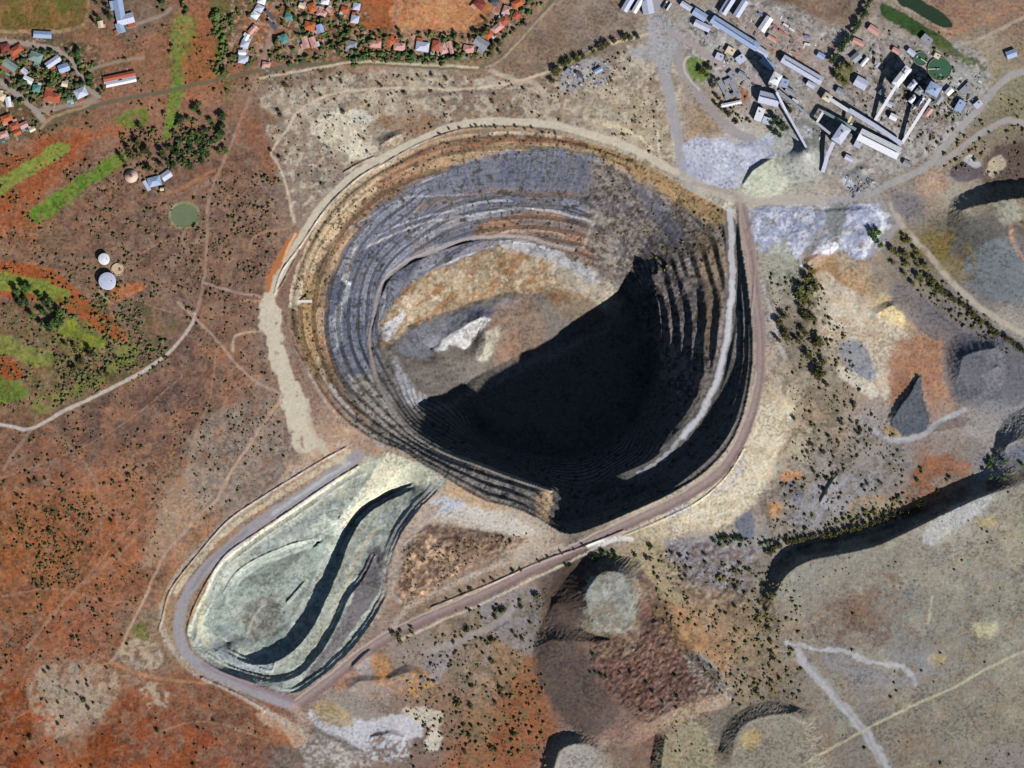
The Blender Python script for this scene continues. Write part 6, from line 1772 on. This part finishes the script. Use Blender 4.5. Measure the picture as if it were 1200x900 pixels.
def tree(u, v, rpx, mi, label, group, tall=1.0):
    cm, tm = TREE_V[mi][RT.randrange(3)]
    r = empty('tree', place(u, v), RT.random() * 6.28); tag(r, label, 'tree', group)
    k = rpx * S * 1.2; r.scale = (k * (.85 + .3 * RT.random()), k * (.85 + .3 * RT.random()), k * tall)
    for me in (cm, tm):
        o = bpy.data.objects.new(me.name.split('.')[0], me); COL.objects.link(o); o.parent = r
def shrub(u, v, rpx, mi, label, group):
    o = bpy.data.objects.new('shrub', SHRUB_V[mi][RT.randrange(3)]); COL.objects.link(o)
    o.location = place(u, v); k = rpx * S * 1.15 * (.85 + .3 * RT.random()); o.scale = (k, k * (.8 + .4 * RT.random()), k * (.9 + .3 * RT.random())); o.rotation_euler = (0, 0, RT.random() * 6.28)
    tag(o, label, 'shrub', group)

TREES = [
 # place, count, radius range (image pixels), leaf, tall, label, group
 (('in',[(180,200),(205,150),(225,122),(262,116),(266,178),(228,194)]),46,(2.3,4.2),1,.75,'dark green tree in the dense grove north of the blue club house','trees of the club house grove'),
 (('in',[(135,165),(165,150),(200,160),(198,198),(165,205),(140,195)]),16,(2.2,3.6),0,1.2,'olive brown tree west of the dense grove','trees west of the club house grove'),
 (('in',[(15,340),(30,332),(55,350),(75,365),(68,392),(48,385),(25,360)]),24,(3.0,4.6),1,1.0,'dark green tree in the belt between two golf fairways','trees of the golf belt'),
 (('in',[(72,395),(125,412),(128,440),(80,440),(62,415)]),12,(2.0,3.2),0,1.1,'dark tree below the bright yellow green','trees round the lower golf greens'),
 (('in',[(0,60),(100,55),(112,120),(40,125),(0,110)]),16,(2.0,3.2),3,1.2,'green garden tree between the roofs of the western town block','garden trees of the western town'),
 (('in',[(108,0),(130,0),(128,45),(108,42)]),8,(2.2,3.4),1,1.2,'dark tree between the sports field and the pale blue complex','trees beside the sports field'),
 (('in',[(105,98),(158,90),(160,104),(112,112)]),9,(2.2,3.2),3,1.1,'green tree in the hedge below the long row buildings','trees of the row building hedge'),
 (('in',[(330,0),(420,0),(420,70),(385,72),(330,40)]),20,(1.8,3.2),3,1.2,'green garden tree in the middle town block','garden trees of the middle town'),
 (('in',[(400,34),(560,36),(560,48),(400,48)]),14,(1.6,2.6),3,1.2,'green tree behind the house row below the red sand field','trees behind the house row'),
 (('in',[(555,30),(600,0),(640,0),(600,50),(575,72),(560,70)]),10,(1.8,3.0),0,1.2,'dark tree along the diagonal house row','trees of the diagonal house row'),
 (('al',[(645,98),(652,84),(668,72),(690,62),(715,51),(745,42)]),15,(3.0,4.4),0,.8,'large dark tree in the row above the rubble yard','tree row above the rubble yard'),
 (('al',[(972,76),(985,58),(1000,36),(1012,16),(1020,2)]),17,(3.2,4.2),1,1.05,'tall dark tree in the straight row north of the plant','straight tree row of the plant'),
 (('in',[(976,78),(992,72),(1004,86),(998,100),(984,97)]),6,(3.0,4.2),2,1.2,'olive tree in the clump beside the pale square shed','olive clump of the plant'),
 (('in',[(812,60),(835,75),(845,105),(880,150),(858,150),(828,110)]),14,(1.8,3.0),0,1.2,'dark tree round the office lawn and its drive','trees round the office lawn'),
 (('in',[(900,135),(930,125),(925,152),(910,165)]),8,(2.6,4.0),1,1.2,'dark tree in the shaded hollow below the headgear tower','trees of the plant hollow'),
 (('in',[(928,320),(962,312),(958,345),(945,360),(932,350)]),9,(3.8,5.8),2,.9,'broad olive tree north-west of the cream sand flat','trees west of the cream sand flat'),
 (('in',[(905,370),(950,350),(960,400),(978,440),(968,462),(940,440),(915,410)]),27,(2.8,4.8),0,1.0,'dark tree in the thicket west of the grey sand pad','thicket between the pit road and the sand flat'),
 (('in',[(1010,272),(1036,268),(1035,295),(1015,298)]),5,(3.0,4.2),3,1.1,'green tree on the white rock yard edge','trees on the white rock yard edge'),
 (('in',[(1040,300),(1058,272),(1080,300),(1100,335),(1085,340),(1050,325)]),20,(2.6,4.2),2,.9,'olive tree in the triangle between the diagonal road and the rock yard','trees of the road triangle'),
 (('al',[(1085,325),(1108,345),(1130,358),(1150,378),(1175,396),(1200,412)]),22,(2.6,4.0),0,.9,'dark tree lining the south side of the diagonal haul road','trees lining the diagonal haul road'),
]
SHRUBS = [
 (('al',[(832,636),(850,630),(870,634)]),8,(2.6,3.6),1,'dark bush in the short row above the ruined yard','bushes above the ruined yard'),
 (('al',[(898,650),(915,640),(945,632),(985,624),(1030,612),(1075,594)]),42,(2.8,4.6),0,'dark bush at the foot of the tailings plateau','bushes at the foot of the tailings plateau'),
 (('in',[(1150,530),(1200,545),(1180,562),(1150,560)]),7,(2.4,3.6),3,'green bush between the blue grey heap and the plateau','bushes below the blue grey heap'),
 (('in',[(655,662),(700,648),(765,640),(770,655),(700,655),(665,672)]),12,(2.2,3.6),1,'dark green bush along the top of the reddish brown heap','bushes along the reddish brown heap'),
 (('al',[(510,708),(560,686),(610,668),(650,652),(690,640)]),12,(1.6,2.6),0,'bush on the verge of the pink haul road','verge bushes of the pink haul road'),
 (('in',[(530,730),(630,690),(620,760),(600,880),(540,890),(530,800)]),34,(1.8,3.6),0,'thorn bush on the orange ground left of the reddish brown heap','thorn bushes on the orange ground'),
 (('in',[(455,742),(485,735),(480,762),(458,760)]),6,(2.0,3.4),2,'olive bush beside the bend of the pink haul road','bushes at the haul road bend'),
 (('in',[(860,655),(905,690),(940,760),(900,830),(870,800),(850,720)]),26,(1.8,3.4),2,'olive bush in the gully between the heaps and the plateau','bushes of the heap gully'),
 (('in',[(770,640),(880,650),(870,700),(800,690)]),14,(1.6,2.8),0,'dark bush among the broken walls of the ruined yard','bushes of the ruined yard'),
 (('in',[(930,490),(1010,470),(1060,540),(1050,600),(940,570)]),20,(1.8,3.0),0,'dark bush on the grey ground below the sand flat','bushes on the grey ground'),
 (('in',[(1065,540),(1120,560),(1080,600),(1060,585)]),7,(1.6,2.6),1,'dark bush on the edge of the red clearing','bushes of the red clearing'),
 (('in',[(0,560),(170,540),(170,760),(0,780)]),30,(1.5,2.8),0,'thorn bush on the orange sand west of the small pit','thorn bushes on the western sand'),
 (('in',[(35,785),(140,775),(140,815),(60,850)]),14,(1.5,2.6),0,'dark bush on the bare grey patch','bushes on the bare grey patch'),
 (('in',[(0,830),(300,830),(330,900),(0,900)]),12,(1.6,2.6),0,'lone bush on the deep orange sand at the bottom edge','bushes on the deep orange sand'),
 (('in',[(690,760),(840,790),(800,830),(740,840),(690,790)]),14,(1.6,2.6),1,'dark bush on the ribbed top of the reddish brown heap','bushes on the reddish brown heap'),
 (('in',[(300,90),(560,85),(640,110),(640,140),(420,120),(310,200)]),26,(1.6,2.8),4,'grey brown bush on the dry flat north of the pit','bushes on the dry flat'),
 (('al',[(505,157),(540,150),(575,150),(610,150),(645,156),(660,158)]),14,(1.2,1.9),4,'small dark bush on the northern rim bund','bushes on the rim bund'),
]
def spots(pl, n, rmax):
    return pts_in(pl[1], n, RT, rmax * 1.1) if pl[0] == 'in' else along(pl[1], n, RT)
nt_ = ns_ = 0
ONES = 'first second third fourth fifth sixth seventh eighth ninth tenth eleventh twelfth thirteenth fourteenth fifteenth sixteenth seventeenth eighteenth nineteenth'.split()
def nth(k):
    if k < 19: return ONES[k]
    t = {2: 'twenti', 3: 'thirti', 4: 'forti'}[(k + 1) // 10]; o = (k + 1) % 10
    return t + 'eth' if o == 0 else {'twenti': 'twenty', 'thirti': 'thirty', 'forti': 'forty'}[t] + '-' + ONES[o - 1]
for pl, n, (r0, r1), mi, tall, lb, gp in TREES:
    q = sorted(p for p in spots(pl, n, r0) if clear(p[0], p[1], r0))
    for k, (u, v) in enumerate(q):
        tree(u, v, r0 + RT.random() * (r1 - r0), mi if RT.random() < .6 or not lb.startswith('dark green') else 3, lb + ', ' + nth(k) + ' from left', gp, tall * .85 * (.9 + .2 * RT.random())); nt_ += 1
for pl, n, (r0, r1), mi, lb, gp in SHRUBS:
    for k, (u, v) in enumerate(sorted(spots(pl, n, r0))):
        shrub(u, v, r0 + RT.random() * (r1 - r0), mi, lb + ', ' + nth(k) + ' from left', gp); ns_ += 1
assert all(4 <= len(o['label'].split()) <= 16 for o in COL.objects if 'label' in o), [o['label'] for o in COL.objects if 'label' in o and len(o['label'].split()) > 16]
print('trees', nt_, 'shrubs', ns_)

# countless low scrub, one mesh per stretch of veld
def scrub(name, label, areas, seed):
    rg = np.random.default_rng(seed); V = []; F = []; nv = 0; mid = []
    for P, dens, (r0, r1), mi in areas:
        xs = [p[0] for p in P]; ys = [p[1] for p in P]
        n = int((max(xs) - min(xs)) * (max(ys) - min(ys)) * dens)
        us = rg.uniform(min(xs), max(xs), n); vs = rg.uniform(min(ys), max(ys), n)
        clump = fbm(us, vs, 26.0, 3, seed + 3)
        for u, v, c in zip(us, vs, clump):
            if c < .42 or not inside(P, u, v) or not clear(u, v, 1.0): continue
            p = place(u, v)
            if regat(p) not in (0, 1): continue
            r_ = (r0 + (r1 * 1.15 - r0) * rg.random() ** 3) * S * 1.2
            s = nv; lf = mi if rg.random() < .45 else int(rg.choice([0, 2, 4, 4]))
            for zz, rr in ((-.1, .7), (.35, 1.0), (.8, .55)):
                for k in range(5):
                    t = k * 1.2566 + rg.random() * .9; w = r_ * rr * (.6 + .6 * rg.random())
                    V.append((p.x + w * math.cos(t), p.y + w * math.sin(t), p.z + zz * r_ * (.8 + .4 * rg.random()))); nv += 1
            V.append((p.x, p.y, p.z + r_)); nv += 1
            for i in range(2):
                for k in range(5):
                    F.append((s + i * 5 + k, s + i * 5 + (k + 1) % 5, s + i * 5 + 5 + (k + 1) % 5, s + i * 5 + 5 + k)); mid.append(lf)
            for k in range(5): F.append((s + 10 + k, s + 10 + (k + 1) % 5, s + 15)); mid.append(lf)
    me = bpy.data.meshes.new(name); me.from_pydata(V, [], F)
    for m in LEAF: me.materials.append(m)
    me.polygons.foreach_set('material_index', np.array(mid, np.int32)); me.update()
    o = bpy.data.objects.new(name, me); COL.objects.link(o); tag(o, label, 'scrub', None, 'stuff')
scrub('scrub', 'low dark scrub dotting the red western plain and golf course', [
 ([(0,180),(140,190),(200,220),(240,200),(330,200),(310,340),(230,360),(180,430),(0,490),(0,280)], .016, (.7,1.9), 0),
 ([(0,180),(140,190),(200,220),(240,200),(330,200),(310,340),(230,360),(180,430),(0,490),(0,280)], .018, (.7,1.9), 4),
 ([(240,240),(330,240),(305,400),(330,460),(240,590),(150,560),(60,500),(220,390)], .005, (.7,1.6), 0),
 ([(240,240),(330,240),(305,400),(330,460),(240,590),(150,560),(60,500),(220,390)], .008, (.7,1.6), 4),
 ([(0,500),(170,500),(200,600),(150,760),(0,790)], .016, (.7,1.8), 0),
 ([(20,600),(110,580),(110,680),(30,700)], .05, (.8,1.7), 0),
 ([(0,790),(300,830),(330,900),(0,900)], .005, (.7,1.6), 0),
 ([(200,480),(330,470),(340,540),(240,610)], .022, (.7,1.6), 4),
 ([(60,350),(200,340),(200,430),(60,480)], .045, (.9,2.2), 3)], 5)
scrub('scrub', 'low grey scrub on the dry flat and town verges north of the pit', [
 ([(290,100),(400,85),(640,95),(760,50),(790,190),(640,140),(450,170),(345,255),(320,180)], .016, (.7,1.6), 4),
 ([(400,60),(560,62),(560,72),(400,72)], .10, (1.0,2.2), 3),
 ([(240,0),(275,0),(265,90),(250,90)], .12, (1.0,2.4), 3),
 ([(130,30),(270,30),(270,110),(130,110)], .022, (.8,2.2), 0),
 ([(0,150),(250,95),(400,76),(400,84),(250,110),(0,180)], .02, (.8,1.8), 0),
 ([(270,0),(425,0),(425,78),(270,80)], .05, (.9,2.2), 3),
 ([(270,0),(425,0),(425,72),(270,78)], .016, (2.0,4.2), 1),
 ([(425,38),(556,38),(600,0),(640,0),(565,76),(425,76)], .05, (.9,2.2), 3),
 ([(425,38),(556,38),(600,0),(640,0),(565,76),(425,76)], .016, (2.0,3.8), 1),
 ([(0,55),(110,55),(112,125),(0,132)], .03, (2.0,4.4), 1),
 ([(243,0),(276,0),(266,90),(250,90)], .03, (2.0,4.2), 3),
 ([(175,0),(250,0),(250,30),(225,20),(200,25)], .02, (1.8,3.8), 1),
 ([(400,62),(560,64),(560,72),(400,70)], .05, (2.0,3.6), 1),
 ([(0,60),(110,60),(110,125),(0,165)], .09, (.9,2.2), 3)], 6)
scrub('scrub', 'low olive scrub on the disturbed ground east and south of the pits', [
 ([(900,320),(985,330),(1010,470),(1060,520),(1060,610),(900,620),(930,480)], .025, (.8,2.0), 0),
 ([(1040,280),(1200,400),(1200,430),(1080,350)], .03, (.9,2.2), 2),
 ([(1050,110),(1200,110),(1200,210),(1100,200)], .03, (.8,2.2), 0),
 ([(470,640),(620,625),(540,670),(480,710)], .05, (.6,1.3), 0),
 ([(470,730),(640,690),(640,900),(480,900)], .022, (.8,2.0), 0),
 ([(760,640),(940,680),(940,820),(860,830),(770,720)], .03, (.8,2.0), 2),
 ([(900,660),(1200,560),(1200,900),(1000,900)], .0012, (.8,1.8), 0),
 ([(1000,20),(1130,40),(1150,120),(1090,180),(1000,140)], .012, (.9,2.0), 0),
 ([(800,60),(850,60),(890,150),(860,160)], .03, (.9,2.0), 0),
 ([(190,125),(262,118),(265,185),(195,200)], .06, (1.2,2.6), 1),
 ([(140,150),(200,150),(200,205),(140,195)], .06, (1.0,2.2), 0),
 ([(760,830),(850,830),(850,900),(760,900)], .010, (.7,1.5), 0),
 ([(820,640),(1080,600),(1060,580),(900,640)], .05, (1.2,2.6), 1)], 7)
scrub('scrub', 'tufts of scrub on the upper benches of the large pit', [
 ([(345,400),(340,350),(360,285),(400,230),(465,186),(570,155),(690,167),(795,215),(850,250),(845,300),(760,300),(735,215),(680,185),(580,182),(500,205),(440,245),(395,310),(384,380),(430,480),(490,540),(430,510)], .022, (.6,1.4), 0),
 ([(700,190),(850,250),(850,330),(760,320),(700,290)], .016, (.6,1.6), 2),
 ([(440,230),(700,220),(700,300),(560,280),(440,330)], .006, (.6,1.3), 0)], 8)
